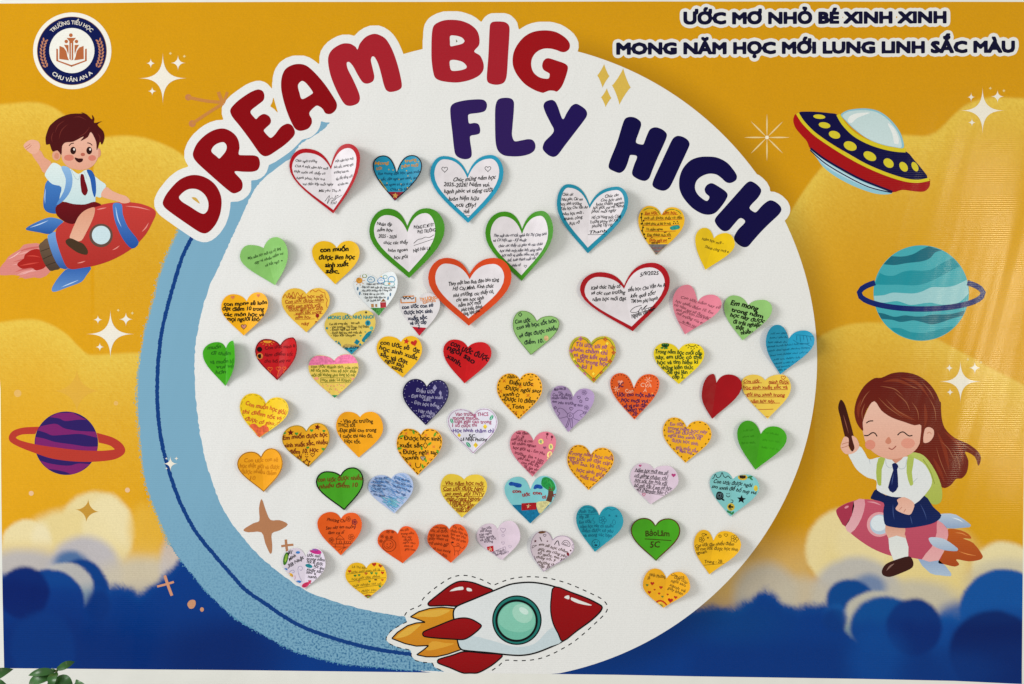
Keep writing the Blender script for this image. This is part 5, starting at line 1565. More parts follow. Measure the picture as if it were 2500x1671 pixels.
# ---- 21
H = Heart('d', [(800,1110),(775,1445),(665,1050),(563,1170),(930,1035),(985,1150)], '#BA141B', 'red heart outlined in black with a yellow sun and drawn tulips', 5, 24, 5)
H.border(9,'#140A0C')
H.write([('Con ước mình là',655,1150,965,1130),('làm điểm tốt',650,1215,940,1208),('cho bố mẹ vui',650,1280,912,1272)],28,'#6A0E14',0.008,0.2)
H.draw('sun_drawing', ('P',ellipse(680,1068,42,24,a0=0,a1=180,n=14),'#D8902A'), *[('S',[(680+50*math.cos(a),1072+30*math.sin(a)),(680+68*math.cos(a),1072+44*math.sin(a))],5,'#D8902A') for a in (0.3,0.8,1.3,1.8,2.3,2.8)])
H.draw('cookie_drawing', ('P',ellipse(605,1150,25),'#1E0A0C'), ('P',ellipse(608,1215,29),'#D08040'), ('P',ellipse(608,1215,21),'#1E0E0C'))
H.draw('tulip_drawing', ('C',little_heart(705,1338,22),5,'#E0682A'), ('S',[(705,1355),(708,1400)],5,'#E0682A'), ('C',little_heart(785,1335,24),5,'#E0682A'), ('S',[(785,1358),(775,1410)],5,'#E0682A'), ('C',little_heart(845,1330,18),5,'#E0682A'), ('S',[(845,1348),(830,1395)],5,'#E0682A'))
# ---- 22
H = Heart('i', [(1055,170),(1065,545),(905,115),(800,240),(1195,103),(1310,240)], '#E0C158', 'yellow heart with bright pink top and a boxed name below its writing', 4, 12, 5)
H.clip(-0.05,-1,-257,'#EA7CA6','pink_top')
H.clip(0,1,515,'#2F8A5E','green_tip')
H.write([('con ước thành tích của con',825,238,1300,255),('sẽ tốt hơn, con sẽ học thật',822,280,1288,290),('giỏi để không phụ lòng bố mẹ',828,328,1272,325),('Học sinh: Lê Khánh',932,380,1222,378)],27,'#5A6A14',0.006,0.05)
H.draw('name_box', ('C',[(922,342),(1230,342),(1230,390),(922,390)],4,'#4A5A14'))
rq = random.Random(5)
H.draw('pink_dots', ('D',[(rq.uniform(940,1180),rq.uniform(405,490)) for _ in range(22)],8,'#E2A06A'), ('D',[(rq.uniform(940,1180),rq.uniform(400,500)) for _ in range(14)],4,'#7A8A3A'), ('P',ellipse(880,348,22,14),'#E59A7A'), ('P',ellipse(1250,350,14,12),'#E59A7A'))
# ---- 23
H = Heart('i', [(368,600),(305,945),(230,498),(108,640),(490,538),(612,660)], '#EBC41C', 'lemon yellow heart with orange writing and an orange heart painted on its tip', 4, 12)
H.draw('painted_heart', ('F',[(205,850),(215,812),(262,806),(302,842),(345,820),(392,838),(400,880),(350,918),(305,938),(255,895)],'#D8603A'))
H.write([('Con muốn học giỏi,',162,618,582,705,40),('thi điểm tốt và',132,692,535,770),('được cô giao',160,772,452,826)],36,'#C8582A',0.014,0.2)
H.border(5,'#A08A24',14,(34,26),'stitched_border')
H.draw('heart_drawing', ('C',little_heart(505,800,16),4,'#C8582A'))
# ---- 24
H = Heart('i', [(775,880),(798,1240),(680,820),(535,960),(900,795),(1020,940)], '#DFA01E', 'golden heart edged in green with maroon writing, stars and green hearts', 4, 12)
H.border(7,'#4E7A20')
H.write([('Em muốn được học',545,965,998,932),('sinh xuất sắc, nhiều',562,1048,998,1003),('điểm 10. Học',602,1112,903,1088),('giỏi',662,1165,735,1155)],38,'#6A1C12',0.022,0.12,0.05)
H.draw('star_drawing', ('P',star5(620,893,34),'#5E1510'), ('P',star5(890,838,34,0.2),'#5E1510'), ('C',star5(780,1195,40),8,'#5E1510'), ('S',[(765,1130),(778,1142),(795,1132)],6,'#5E1510'), ('D',[(768,1112),(788,1112)],5,'#5E1510'), ('C',little_heart(840,1117,20),6,'#5E1510'))
H.draw('heart_drawing', *[('P',little_heart(x,y,r),'#3E8A34') for x,y,r in ((678,905,18),(830,873,18),(958,876,16),(790,1045,16),(950,1058,18),(562,898,14),(715,1172,15))])
# ---- 25
H = Heart('i', [(1315,740),(1305,1145),(1190,683),(1078,830),(1430,683),(1553,850)], '#ECA118', 'orange yellow heart with five lines of small neat black writing', 4, 10)
H.write([('- Vào đc trường',1122,797,1450,795),('THCS tốt',1095,836,1270,835),('-Đạt giải cao trong',1097,888,1485,886),('1 cuộc thi nào đó.',1117,945,1450,942),('- Học tốt.',1132,1000,1325,1000)],34,'#1A1610',0.012,0.05,0.05)
# ---- 26
H = Heart('i', [(318,1140),(350,1490),(215,1085),(88,1210),(430,1050),(550,1200)], '#E99F1A', 'orange heart outlined in black whose orange writing barely shows', 7, 14)
H.border(8,'#181208')
H.write([('Con ước con sẽ',155,1195,500,1180),('học thật giỏi và được',112,1240,512,1262),('được nhiều điểm',122,1300,478,1318),('1.10',165,1370,265,1365)],36,'#C57C14',0.006,0.1)
# ---- 27
H = Heart('n', [(745,178),(788,548),(600,133),(487,250),(885,90),(1000,230)], '#439A1E', 'green heart outlined in black with two lines of brown cursive writing', 5, 14)
H.border(13,'#0E120C')
H.write([('con ước được nhiều',508,248,985,218),('nhiều điểm 10',522,315,935,300)],42,'#6E3014',0.014,0.2)
# ---- 28
H = Heart('n', [(1285,215),(1320,580),(1175,175),(1042,300),(1410,150),(1525,290)], '#A9B9DA', 'heart shaded with blue crayon strokes and tiny navy writing', 4, 12)
rq = random.Random(9)
cr = []
poly28 = outline(H.sixc, 8)
def inside(p, poly):
    c = False
    for i in range(len(poly)):
        a, b = poly[i], poly[i-1]
        if (a[1] > p[1]) != (b[1] > p[1]) and p[0] < (b[0]-a[0])*(p[1]-a[1])/(b[1]-a[1]) + a[0]:
            c = not c
    return c
while len(cr) < 230:
    x, y = rq.uniform(1045,1520), rq.uniform(155,575)
    dx, dy = rq.uniform(30,85), rq.uniform(10,45)
    if inside((x,y),poly28) and inside((x+dx,y+dy),poly28):
        low = y > 400
        mid_ = 330 < y < 400
        if mid_ and rq.random() < 0.6: continue
        cr.append(('S',[(x,y),(x+dx*0.5,y+dy*0.45),(x+dx,y+dy)],rq.uniform(4,8),rq.choice(['#5FA6C4','#6BB0C2','#4C93C0','#86BFCB'] if low else ['#6E9ACB','#7FA6D2','#5C8AC4','#93B2DC'])))
H.draw('crayon_shading', *[(c[0],c[1],c[2],c[3]) for c in cr])
H.nl += 6.0
H.write([('Em ước được',1112,222,1260,218),('trong năm học',1088,252,1265,260),('đạt điểm cao',1085,292,1230,300),('ngôi sao xanh',1072,322,1245,335),('và nhiều bạn',1068,352,1190,362),('học ngoan',1095,390,1220,402),
         ('Con mong',1312,212,1480,245),('học tốt làm',1320,252,1500,302),('chăm chỉ và',1300,292,1490,350),('vui vẻ',1330,350,1430,400)],22,'#2A4A7E',0.004,0.25)
# ---- 29
H = Heart('n', [(750,640),(752,1028),(640,567),(503,690),(880,570),(985,690)], '#DC5818', 'orange heart with a castle drawn above its tip and dark flowers', 4, 18)
H.write([('Phương Chi',602,662,800,680),('Sau này em muốn',592,750,900,735),('làm ca sĩ',615,805,795,797)],30,'#5E200E',0.004,0.3)
IK = '#6A260E'
H.draw('castle_drawing', ('C',[(695,855),(738,812),(788,855)],4,IK), ('C',[(703,858),(785,858),(785,905),(703,905)],4,IK), ('S',[(645,905),(760,908),(872,900)],5,IK), ('S',[(690,905),(692,945)],4,IK), ('S',[(780,905),(785,945)],4,IK), ('S',[(660,935),(750,940),(840,935)],4,IK), ('S',[(720,975),(760,955),(800,940)],4,IK), ('S',[(755,1000),(775,960),(810,945)],4,IK), *[('C',ellipse(x,888,11,13,n=10),3,IK) for x in (800,822,845,865)], ('C',ellipse(745,890,12,18,n=10),4,IK))
H.draw('flower_drawing', *flower(832,640,24,IK,4), *flower(900,668,26,'#5A1430',7), *flower(865,832,30,IK,4), *flower(650,865,24,IK,4), ('S',[(905,695),(910,720),(895,745)],6,'#5A1430'))
# ---- 30
H = Heart('o', [(320,740),(375,1062),(225,690),(100,810),(425,648),(565,820)], '#DD541A', 'orange heart with a round smiling face drawn on its left half', 5, 18)
H.write([('em ước',352,712,450,692),('trong năm',357,747,508,732),('học này',367,780,482,775),('được',387,812,488,810),('ngôi sao',378,845,522,836),('xanh và',388,882,490,876),('giỏi hơn',397,920,522,914)],24,'#6E2A10',0.0,0.25)
H.draw('face_drawing', ('C',ellipse(228,862,73,70,n=26),5,IK), ('C',ellipse(220,855,51,48,n=22),4,IK), ('D',[(205,850),(242,846)],6,IK), ('S',[(198,872),(220,888),(245,868)],5,IK), *flower(215,712,18,IK,3), *flower(265,716,15,IK,3), *flower(150,765,18,IK,3), *flower(200,775,16,IK,3), *flower(250,775,14,IK,3), *flower(138,815,16,IK,3))
# ---- 31
H = Heart('o', [(887,690),(907,1055),(785,630),(648,790),(985,625),(1105,790)], '#DA541A', 'orange heart crowded with dark pencil writing and a small drawn figure', 6, 18)
H.write([('Con mong',712,672,860,688),('ước sẽ được',682,712,870,728),('ngôi sao xanh',667,752,878,778),('giấy khen và',662,792,875,816),('trở thành bé',658,842,860,880),('và con mong',706,905,900,950),('sẽ được',762,962,860,1002),
         ('Thi cho',922,672,1045,692),('nhiều bạn vui',902,712,1088,748),('làm em yêu',902,748,1068,782),('bạn bè trên',902,790,1068,830)],28,'#7A2C0E',0.003,0.05)
H.draw('figure_drawing', ('C',ellipse(985,852,14,n=12),4,'#4E1C0C'), ('C',[(940,875),(1010,870),(1005,920),(945,925)],4,'#4E1C0C'), ('S',[(950,925),(945,975)],4,'#4E1C0C'), ('S',[(985,922),(990,975)],4,'#4E1C0C'), ('S',[(940,880),(915,855),(905,830)],4,'#4E1C0C'), ('S',[(1010,880),(1040,890),(1060,860)],4,'#4E1C0C'), ('S',[(820,870),(850,850),(880,845),(860,870),(825,882)],5,'#4E1C0C'), ('P',ellipse(925,832,14,10,n=10),'#4E1C0C'))
# ---- 32
H = Heart('o', [(1420,690),(1470,1025),(1330,625),(1190,770),(1560,590),(1670,760)], '#D4C2D0', 'pale lilac heart with a small red flag sticker and column of outlined hearts', 4, 14)
H.write([('Em ước',1247,692,1355,682),('mơ được',1227,722,1360,712),('cúp ngôi',1217,756,1355,742),('sao xanh',1222,786,1380,775),('và lớp tốt',1227,816,1405,797),('trường',1272,838,1370,827),('Hà Thành',1362,968,1498,918),('Minh Nguyên',1385,990,1520,945)],24,'#5A4A5C',0.003,0.1)
H.draw('flag_drawing', ('P',[(1303,880),(1372,868),(1378,930),(1311,941)],'#B8202A'), ('P',star5(1340,905,26,-0.1,0.42),'#E8D8A8'))
H.draw('heart_drawing', ('C',little_heart(1480,695,29),4,'#9A88A0'), ('C',little_heart(1480,755,16),4,'#A898AC'), ('C',little_heart(1480,838,18),4,'#A898AC'), ('C',little_heart(1555,875,18),4,'#BCAEC0'), ('C',little_heart(1528,935,14),4,'#9A88A0'))
H.draw('name_box', ('C',[(1345,950),(1505,878),(1512,920),(1372,985)],4,'#8A7A90'))
# ---- 33
H = Heart('o', [(2028,805),(1925,1153),(1910,700),(1780,880),(2140,755),(2262,880)], '#D6C6D0', 'lilac heart outlined in purple with school tools drawn around slanted brown writing', 10, 14)
H.border(7,'#7E6C94')
H.write([('em sẽ học chăm',1872,858,2190,945),('giỏi, em cũng yêu',1862,912,2180,992),('tổ quốc, em yêu',1858,958,2178,1035),('thầy cô, ý',1842,1002,2060,1042),('phương chi',1858,1055,2055,1098),('lớp 3B',1868,1092,2000,1132)],28,'#4A3428',0.006,0.2)
H.draw('tool_drawing', ('P',ellipse(1912,714,44,16,-8),'#6E4A30'), ('C',little_heart(1938,752,17),4,'#4A3A50'), ('S',[(1885,770),(1905,818)],9,'#3A2C30'), ('P',star5(1835,812,17),'#5A2430'), ('C',[(1800,890),(1852,858),(1802,862)],4,'#4A3A40'), ('S',[(2045,858),(2082,812),(2098,868)],8,'#2A2228'), ('S',[(2125,845),(2150,812),(2185,808),(2215,840),(2205,872),(2125,848)],5,'#3A2C34'), ('S',[(2142,842),(2165,826),(2192,838),(2190,858),(2142,844)],4,'#3A2C34'), ('C',ellipse(2250,872,14,24,n=14),4,'#6A5A70'), ('P',ellipse(2193,955,14,20,-20),'#7A2028'), ('P',little_heart(2085,1078,22),'#B06A78'), ('C',little_heart(2085,1078,22),4,'#5A3040'), ('S',[(1808,980),(1818,1020),(1835,1062)],5,'#4A3A40'), ('S',[(1825,975),(1838,1020),(1850,1055)],4,'#4A3A40'), ('P',star5(2222,915,13),'#5A2430'), ('P',star5(1968,818,11),'#5A2430'))
# ---- 34
H = Heart('n', [(375,1045),(365,1385),(270,950),(135,1090),(500,950),(600,1110)], '#D8CEDC', 'white heart with colourful blobs and black cursive writing, at the foot of the disc', 4, 12, base=4)
H.write([('Mỹ-',200,1030,250,985,30),('Minh',205,1088,280,1040),('Nhật',265,1120,362,1058),('3B',190,1168,260,1130,36),('ước mơ',392,1045,545,1038),('trong năm',386,1078,590,1082),('học kì được',386,1110,572,1126),('học sinh',462,1152,588,1176),('xuất sắc,',380,1190,572,1210),('sao',380,1215,450,1222),('xanh',395,1258,495,1278)],30,'#1A161C',0.008,0.3)
H.draw('colour_blobs', ('P',ellipse(168,1060,24,70,12),'#3E7A28'), ('P',ellipse(172,1055,11,45,12),'#8AAE3C'), ('P',ellipse(485,982,68,28,8),'#B42A7A'), ('P',ellipse(482,968,34,12,5),'#7A5AA0'), ('P',ellipse(412,1140,40,20,12),'#1E7A86'), ('P',ellipse(208,1252,36,38,40),'#E0A82A'), ('P',ellipse(388,1340,54,26,-18),'#C03058'), ('P',ellipse(295,997,22,14),'#3A7ABE'), ('P',ellipse(166,1178,20,18),'#3A7ABE'), ('P',ellipse(302,1308,28,14),'#3A7ABE'), ('P',little_heart(422,1303,18),'#B83A5A'))
H.draw('swirl_drawing', ('S',[(340,1310),(310,1250),(295,1190),(300,1150),(330,1145),(342,1170),(325,1190),(312,1175)],4,'#A09AB8'), ('S',[(200,1210),(230,1185),(255,1190),(252,1212),(235,1208)],4,'#8A84B0'), ('S',[(250,1300),(265,1270),(262,1240)],4,'#C07A90'), ('P',star5(480,1222,16),'#1A161C'))
# ---- 35
H = Heart('n', [(1020,1165),(1040,1485),(915,1105),(800,1240),(1130,1100),(1245,1250)], '#E8B61E', 'yellow heart ruled with slanting lines and dotted with tiny green and red hearts', 4, 10)
H.lines([(815,1225,1218,1180),(805,1310,1235,1255),(845,1385,1235,1328),(920,1440,1205,1402)],4,'#6E5A1A')
H.write([('Lê Thị Bảo',870,1162,1028,1172),('ước mơ con sẽ là',862,1218,1170,1186),('học giỏi đạt điểm',865,1292,1170,1258),('thật nhiều vui vẻ',872,1365,1185,1330),('và được yêu',920,1425,1130,1402)],22,'#8A7420',0.0,0.15)
H.draw('heart_drawing', *[('P',little_heart(x,y,r),c) for x,y,r,c in ((845,1195,17,'#B83A1E'),(902,1243,15,'#4A7A30'),(945,1238,14,'#3E7A34'),(1018,1222,17,'#C0622A'),(1078,1216,16,'#3E7A34'),(1128,1216,16,'#5A8A34'),(1197,1205,18,'#B83A1E'),(1055,1305,14,'#4A7A30'),(1195,1282,14,'#C0622A'),(828,1340,18,'#B8401E'),(898,1390,11,'#5A4A20'),(1168,1353,15,'#3E7A34'),(1105,1122,24,'#B02A1A'),(1175,1132,22,'#A83A1E'),(940,1308,12,'#D08A3A'))], ('P',ellipse(1042,1462,38,18),'#8A3A1E'), ('P',ellipse(1042,1465,20,9),'#6E9A3A'), ('P',ellipse(1122,1285,16,7),'#4A2A1A'))
# ---- 36
H = Heart('e', [(622,185),(633,575),(480,130),(372,240),(770,107),(840,230)], '#D8DDDE', 'white heart with a drawn sun, blue clouds, red house and green grass tip', 4, 14)
H.clip(0,1,488,'#4A8E42','grass_tip')
H.write([('Năm nay em ước',502,246,690,240),('- Đạt học sinh xuất sắc, ngôi sao xanh',442,276,812,286),('- Vào được trường cấp 2 mong ước',442,316,778,310),('- Tăng cân và cao hơn',447,352,690,350),('- Đạt được nhiều điểm cao',472,388,708,386),('LK Quỳnh Anh',502,422,650,416)],20,'#20242A',0.006,0.1)
H.draw('sun_drawing', ('P',ellipse(425,198,34,32),'#C88A34'), *[('S',[(425+40*math.cos(a),198+38*math.sin(a)),(425+58*math.cos(a),198+55*math.sin(a))],6,'#C8863A') for a in [0.7*k for k in range(9)]])
H.draw('cloud_drawing', *[('C',catmull([(x-36*q,y+8*q),(x-26*q,y-20*q),(x,y-30*q),(x+28*q,y-18*q),(x+38*q,y+8*q),(x+20*q,y+26*q),(x-18*q,y+26*q)]),7,c) for x,y,q,c in ((548,188,1,'#2E86B0'),(655,198,1,'#2E7EC0'),(770,188,1.05,'#3E8EBE'),(700,160,0.6,'#7AA8A8'),(480,150,0.6,'#8A9A50'),(770,235,0.9,'#6AA6A8'),(715,230,0.8,'#6AA6A8'))], ('S',[(530,190),(548,180),(560,195)],5,'#2E86B0'), ('S',[(640,198),(655,190),(670,204)],5,'#2E7EC0'), ('P',sparkle(745,232,16,18,p=2),'#D89A5A'), ('P',sparkle(658,158,10,12,p=2),'#D8B45A'))
for x, y in ((408,285),(430,335),(758,348),(732,388)): H.draw('drop_drawing', ('P',ellipse(x,y,9,20,8),'#5A7A96'))
H.draw('house_drawing', ('P',[(645,430),(710,428),(712,485),(650,490)],'#A83038'), ('P',[(650,425),(680,390),(712,422)],'#8A5A30'), ('C',[(660,440),(700,438),(702,470),(662,472)],4,'#7A2028'), ('P',[(548,448),(575,445),(580,482),(552,484)],'#A87A4A'), ('P',[(592,450),(612,446),(615,478),(595,480)],'#A87A4A'))
H.draw('grass_drawing', *[('S',[(570+22*k,545-abs(k-2.5)*14),(580+20*k,510),(575+24*k,490)],6,'#2E6E34') for k in range(6)])
# ---- 37
H = Heart('e', [(340,580),(345,985),(210,535),(55,680),(500,515),(602,650)], '#D8BC56', 'yellow heart with teal capitals, a teal whale tail and a blue tip', 4, 12, base=8)
H.clip(0.06,1,930,'#2A8CA6','blue_tip')
H.write([('MONG ƯỚC NHỎ NHOI',92,612,582,604)],34,'#1E8A8C',0.03,0.0,0.04)
H.write([('Con ước trong năm',107,672,300,666),('học mới:',337,662,430,658),('- Vào trường Thị Đoàn Thị Điểm',115,706,530,700),('- Được ngôi sao xanh',117,732,395,726),('- Được làm học sinh xuất sắc',122,766,455,760),('- Vào lớp chuyên',122,792,385,790)],22,'#2A2614',0.006,0.1)
H.write([('Đại dương',248,926,424,920)],26,'#0C3A4A',0.02,0.1)
TE = '#17788A'
H.draw('whale_drawing', ('F',[(452,832),(478,790),(520,745),(585,728),(592,770),(548,815),(495,858),(470,855)],TE), ('P',ellipse(518,650,30),'#2A8EA0'), ('P',sparkle(518,650,20,24,p=1.8),'#0E5A70'), ('P',ellipse(557,705,20),'#5AAE98'), ('P',[(395,820),(432,845),(405,885),(368,860)],TE), ('P',[(205,840),(232,885),(225,905),(195,870)],TE), ('P',sparkle(178,852,16,18,p=2),TE), ('P',sparkle(435,880,16,18,p=2),TE), ('P',sparkle(498,537,14,14,p=2),'#1A2A30'), ('P',sparkle(82,705,14,16,p=2),TE), ('P',little_heart(438,785,10),'#3E9A6A'), ('P',little_heart(490,745,9),'#3E9A6A'), ('F',[(235,905),(290,870),(340,880),(400,878),(432,900),(340,905)],'#B79A50'), ('P',little_heart(340,945,12),'#0C3A4A'))
# ---- 38
H = Heart('e', [(1045,400),(1063,787),(940,345),(855,440),(1150,330),(1285,450)], '#D6D2D4', 'white heart with navy marker writing and red tip, partly under the orange heart', 3, 6, 4, base=1)
H.clip(-0.08,1,610,'#B0182A','red_tip')
H.write([('con ước con sẽ',877,500,1213,476),('được học sinh',897,556,1203,540),('xuất sắc',937,622,1148,606),('và đỗ cấp',962,667,1140,656),('2',1046,704,1068,703)],36,'#1A2440',0.028,0.02,0.05)
H.write([('TRƯỜNG',1067,416,1255,396),('XUÂN ĐÔNG',1097,446,1240,425)],30,'#D88A4A',0.02,0.05)
H.draw('name_box', ('C',[(866,368),(1020,362),(1024,428),(868,436)],11,'#D07E24'), ('S',[(875,385),(890,372),(905,398),(920,370),(940,395),(960,372),(980,395),(1008,378)],9,'#1A1418'))
# ---- 39
H = Heart('e', [(865,850),(885,1228),(730,790),(608,920),(980,787),(1095,930)], '#E6B21A', 'yellow heart with slanted bold writing, a red star and red heart', 4, 12)
H.write([('con ước sẽ',645,872,955,938),('đạt',990,952,1065,972),('học sinh xuất',632,928,1042,1040),('sắc và đạt',642,998,935,1092),('ngôi sao',692,1062,895,1125),('xanh.',757,1128,888,1180)],42,'#15141C',0.022,0.08,0.05)
H.draw('star_drawing', ('P',star5(925,845,35,0.15),'#B8281E'), ('F',little_heart(1008,862,36,-0.3)[::2],'#B8281E'))
# ---- 40
H = Heart('f', [(440,895),(408,1240),(310,820),(205,930),(570,845),(667,950)], '#C2151A', 'bright red heart with three slanted lines of bold black marker', 6, 14)
H.write([('con ước được',268,875,632,1032,50),('ngôi sao',238,912,500,1052,50),('xanh.',230,988,372,1088)],44,'#240A12',0.022,0.05,0.05)
# ---- 41
H = Heart('f', [(1100,645),(1042,970),(960,545),(868,680),(1225,595),(1315,670)], '#8AB96C', 'light green heart thinly outlined in brown with rising black writing', 5, 10)
H.border(5,'#5A4A2A')
H.write([('Con ước',892,672,1040,648),('con sẽ học tốt hơn',907,725,1288,658),('và đạt được nhiều',932,805,1300,728),('điểm 10.',982,872,1165,846)],34,'#14222A',0.018,0.08,0.05)
H.draw('star_drawing', ('C',sparkle(940,582,17,20,p=2),6,'#14222A'), ('P',ellipse(1190,808,22,26),'#C9A878'))
# ---- 42
H = Heart('j', [(998,185),(988,570),(885,105),(757,250),(1120,113),(1225,240)], '#1B1150', 'dark navy heart with pale lilac writing and tiny white dots', 4, 14)
H.border(7,'#0C0A22')
H.dotted(4.5,'#9A96B8',17,34)
H.write([('Điều ước',890,238,1080,252,34),('- Đạt học sinh xuất',817,288,1165,310),('sắc.',962,328,1045,332),('- Đạt học bổng..',842,354,1140,396),('- Hãy chăm',887,434,1078,470),('chỉ vui vẻ',942,492,1082,498)],30,'#9C98B6',0.008,0.12)
H.draw('sparkle_drawing', ('P',sparkle(1080,195,22,34,p=2),'#8A86A8'), ('P',sparkle(1137,245,16,26,p=2),'#8A86A8'))
# ---- 43
H = Heart('k', [(862,110),(853,512),(760,50),(630,200),(970,45),(1088,200)], '#E7A41A', 'orange heart edged in black dashes with orange crosses and black writing', 4, 12)
H.border(9,'#17120A',14,(20,20),'dashed_border')
H.draw('cross_drawing', *[op for x,y in ((705,125),(668,230),(945,270),(745,373),(820,445),(865,180),(985,165),(905,440)) for op in xmark(x,y,14,'#C8701A',8)])
H.write([('năm',737,102,815,100,26),('Điều ước',752,160,993,180),('·Được ngôi sao',702,215,1062,250),('xanh',687,278,805,280),('·Được 10 điểm',692,328,1012,350),('Toán',782,405,905,410)],38,'#17120A',0.016,0.08,0.05)
H.draw('star_drawing', ('C',star5(840,270,24),5,'#17120A'), ('S',[(952,105),(970,120),(995,112)],7,'#17120A'), ('D',[(968,85),(985,86)],5,'#17120A'))
# ---- 44
H = Heart('k', [(1400,290),(1350,640),(1270,172),(1170,290),(1520,200),(1608,280)], '#A48BB4', 'purple heart with a large pen-drawn bow, little flowers and stars', 12, 18, 5)
PI = '#4E3A60'
H.write([('Minh Anh 2B',1207,222,1325,216),('Con ước được',1192,276,1385,280),('nhiều điểm 10',1182,306,1388,312),('em yêu trường em',1187,342,1490,382)],25,PI,0.003,0.2)
H.draw('bow_drawing', ('C',ellipse(1370,477,31,n=18),4,PI), ('C',ellipse(1370,477,12,n=10),4,PI), ('S',[(1345,460),(1300,410),(1255,400),(1240,430),(1265,450),(1245,480),(1265,500),(1340,485)],4,PI), ('S',[(1398,462),(1450,420),(1490,425),(1498,450),(1465,470),(1500,500),(1480,525),(1420,510),(1395,490)],4,PI), ('S',[(1355,505),(1340,550),(1322,595),(1345,580),(1368,508)],4,PI), ('S',[(1380,506),(1372,580),(1388,595),(1392,540),(1388,504)],4,PI))
H.draw('flower_drawing', *flower(1510,242,22,PI), *flower(1530,392,20,PI), *flower(1520,445,17,PI), ('C',star5(1535,308,20),4,PI), ('C',star5(1475,330,18),4,PI), ('C',star5(1218,395,18),4,PI), ('C',little_heart(1380,405,19),4,PI), ('C',little_heart(1455,290,17),4,PI), ('C',ellipse(1258,240,8),3,PI), ('C',ellipse(1278,240,8),3,PI))
# ---- 45
H = Heart('g', [(285,775),(310,1158),(190,712),(75,850),(410,710),(520,850)], '#E9A81E', 'orange heart with green inner outline, purple writing and pink flowers', 4, 10)
H.border(10,'#A5B83A',8,None,'outer_border')
H.nl += 0.5
H.border(7,'#4E8A30',22,None,'inner_border')
H.write([('Tôi ước tôi sẽ',138,808,435,832),('luôn chăm chỉ',115,852,440,890),('và đạt kết quả',115,906,440,950),('tốt trong học',147,956,445,1000),('kì 1',192,1022,295,1032)],36,'#96527E',0.016,0.05,0.05)
H.draw('flower_drawing', *[('P',ellipse(x+12*math.cos(a),y+12*math.sin(a),9,n=8),c) for x,y,c in ((185,735,'#B8608E'),(97,850,'#B8608E'),(150,1000,'#B8608E'),(220,1075,'#B8608E'),(490,818,'#C0702A'),(500,868,'#B8502A'),(465,950,'#B8502A'),(385,1062,'#B8502A'),(310,1125,'#C0602A'),(420,740,'#C0602A')) for a in (0,1.57,3.14,4.71)], *[('P',sparkle(x,y,16,p=2),'#EED64A') for x,y in ((440,780),(375,850),(120,930),(308,1070))])
# ---- 46
H = Heart('g', [(1125,845),(1123,1168),(990,775),(882,880),(1250,778),(1362,880)], '#E4C91C', 'lemon heart with dark green writing, a drawn flower and a half sun', 4, 12)
H.write([('Trong năm học cuối cấp',897,872,1342,892),('này, em ước có thể',902,926,1338,930),('học và tìm hiểu kĩ',917,978,1308,975),('những kiến thức',952,1030,1262,1025),('để thi lên',1007,1076,1208,1070),('cấp 2.',1060,1118,1180,1114)],34,'#17401E',0.022,0.05,0.05)
H.draw('flower_drawing', ('P',ellipse(995,795,38,22),'#173A1C'), ('P',ellipse(965,822,16,9),'#2E7A3A'), ('P',ellipse(1005,824,16,9),'#2E7A3A'), ('S',[(990,810),(988,835)],6,'#173A1C'), ('D',[(975,790),(995,785),(1015,792)],7,'#4A8A44'), ('C',ellipse(1240,1062,10,20),5,'#8ABE2A'))
H.draw('sun_drawing', ('S',[(1212,790),(1235,808),(1265,808),(1285,792)],6,'#2A2410'), *[('S',[(1250+48*math.cos(a),788+32*math.sin(a)),(1250+66*math.cos(a),788+48*math.sin(a))],6,'#2A2410') for a in (0.25,0.75,1.25,1.75,2.25,2.8)])
# ---- 47
H = Heart('g', [(695,1210),(700,1507),(565,1063),(467,1160),(840,1072),(932,1160)], '#DA571C', 'orange heart with black dotted edge, purple writing and pale fireworks', 5, 16)
H.dotted(5,'#1E100C',16,52)
H.write([('5C',542,1195,600,1194,38),('Ước cho một năm',532,1282,885,1292),('học mới vui',572,1338,828,1346),('vẻ và tràn đầy',597,1392,820,1390),('niềm vui',622,1432,798,1422),('2B',682,1472,728,1466)],32,'#3A1A4A',0.02,0.1)
H.write([('Con',612,1250,690,1250),('CVA',757,1190,860,1202),('A',782,1246,815,1248)],34,'#E6A88A',0.012,0.15)
H.draw('firework_drawing', *[('S',[(x+6*math.cos(a),y+6*math.sin(a)),(x+r*math.cos(a),y+r*math.sin(a))],6,'#EAB090') for x,y,r in ((830,1132,34),(530,1215,28)) for a in (0.2,1.2,2.2,3.3,4.2,5.2)], ('P',little_heart(565,1152,26),'#E89A80'), ('P',[(735,1252),(745,1280),(728,1282)],'#E89A4A'), ('P',[(865,1242),(875,1272),(858,1274)],'#E89A4A'))
# ---- 48
H = Heart('k', [(395,460),(393,860),(265,405),(133,530),(510,398),(640,540)], '#DAD8E4', 'white heart with dotted magenta edge, pink writing and green leaves', 4, 14)
H.dotted(4.5,'#94467A',11,110)
H.write([('Vào trường THCS',212,476,546,480),('mong muốn.',187,512,455,516),('Đạt giải cao trong',202,548,578,552),('1 số cuộc thi',182,590,430,588)],32,'#A8486E',0.012,0.05,0.05)
H.write([('-Học hành chăm chỉ',172,640,600,645)],32,'#5A3E8A',0.014,0.03,0.05)
H.write([('5C.',350,695,425,695),('Lê Nhật Phương',267,728,535,731)],30,'#15141C',0.014,0.03,0.05,'name_writing')
H.draw('leaf_drawing', leaf_(178,528,65,26,14,'#2A9A72'), leaf_(578,492,-60,30,15,'#2A9A72'), leaf_(345,768,50,32,16,'#2A9A72'), ('S',[(170,508),(186,548)],4,'#D0E8DC'), ('S',[(588,470),(570,512)],4,'#D0E8DC'), ('S',[(328,748),(362,788)],4,'#D0E8DC'))
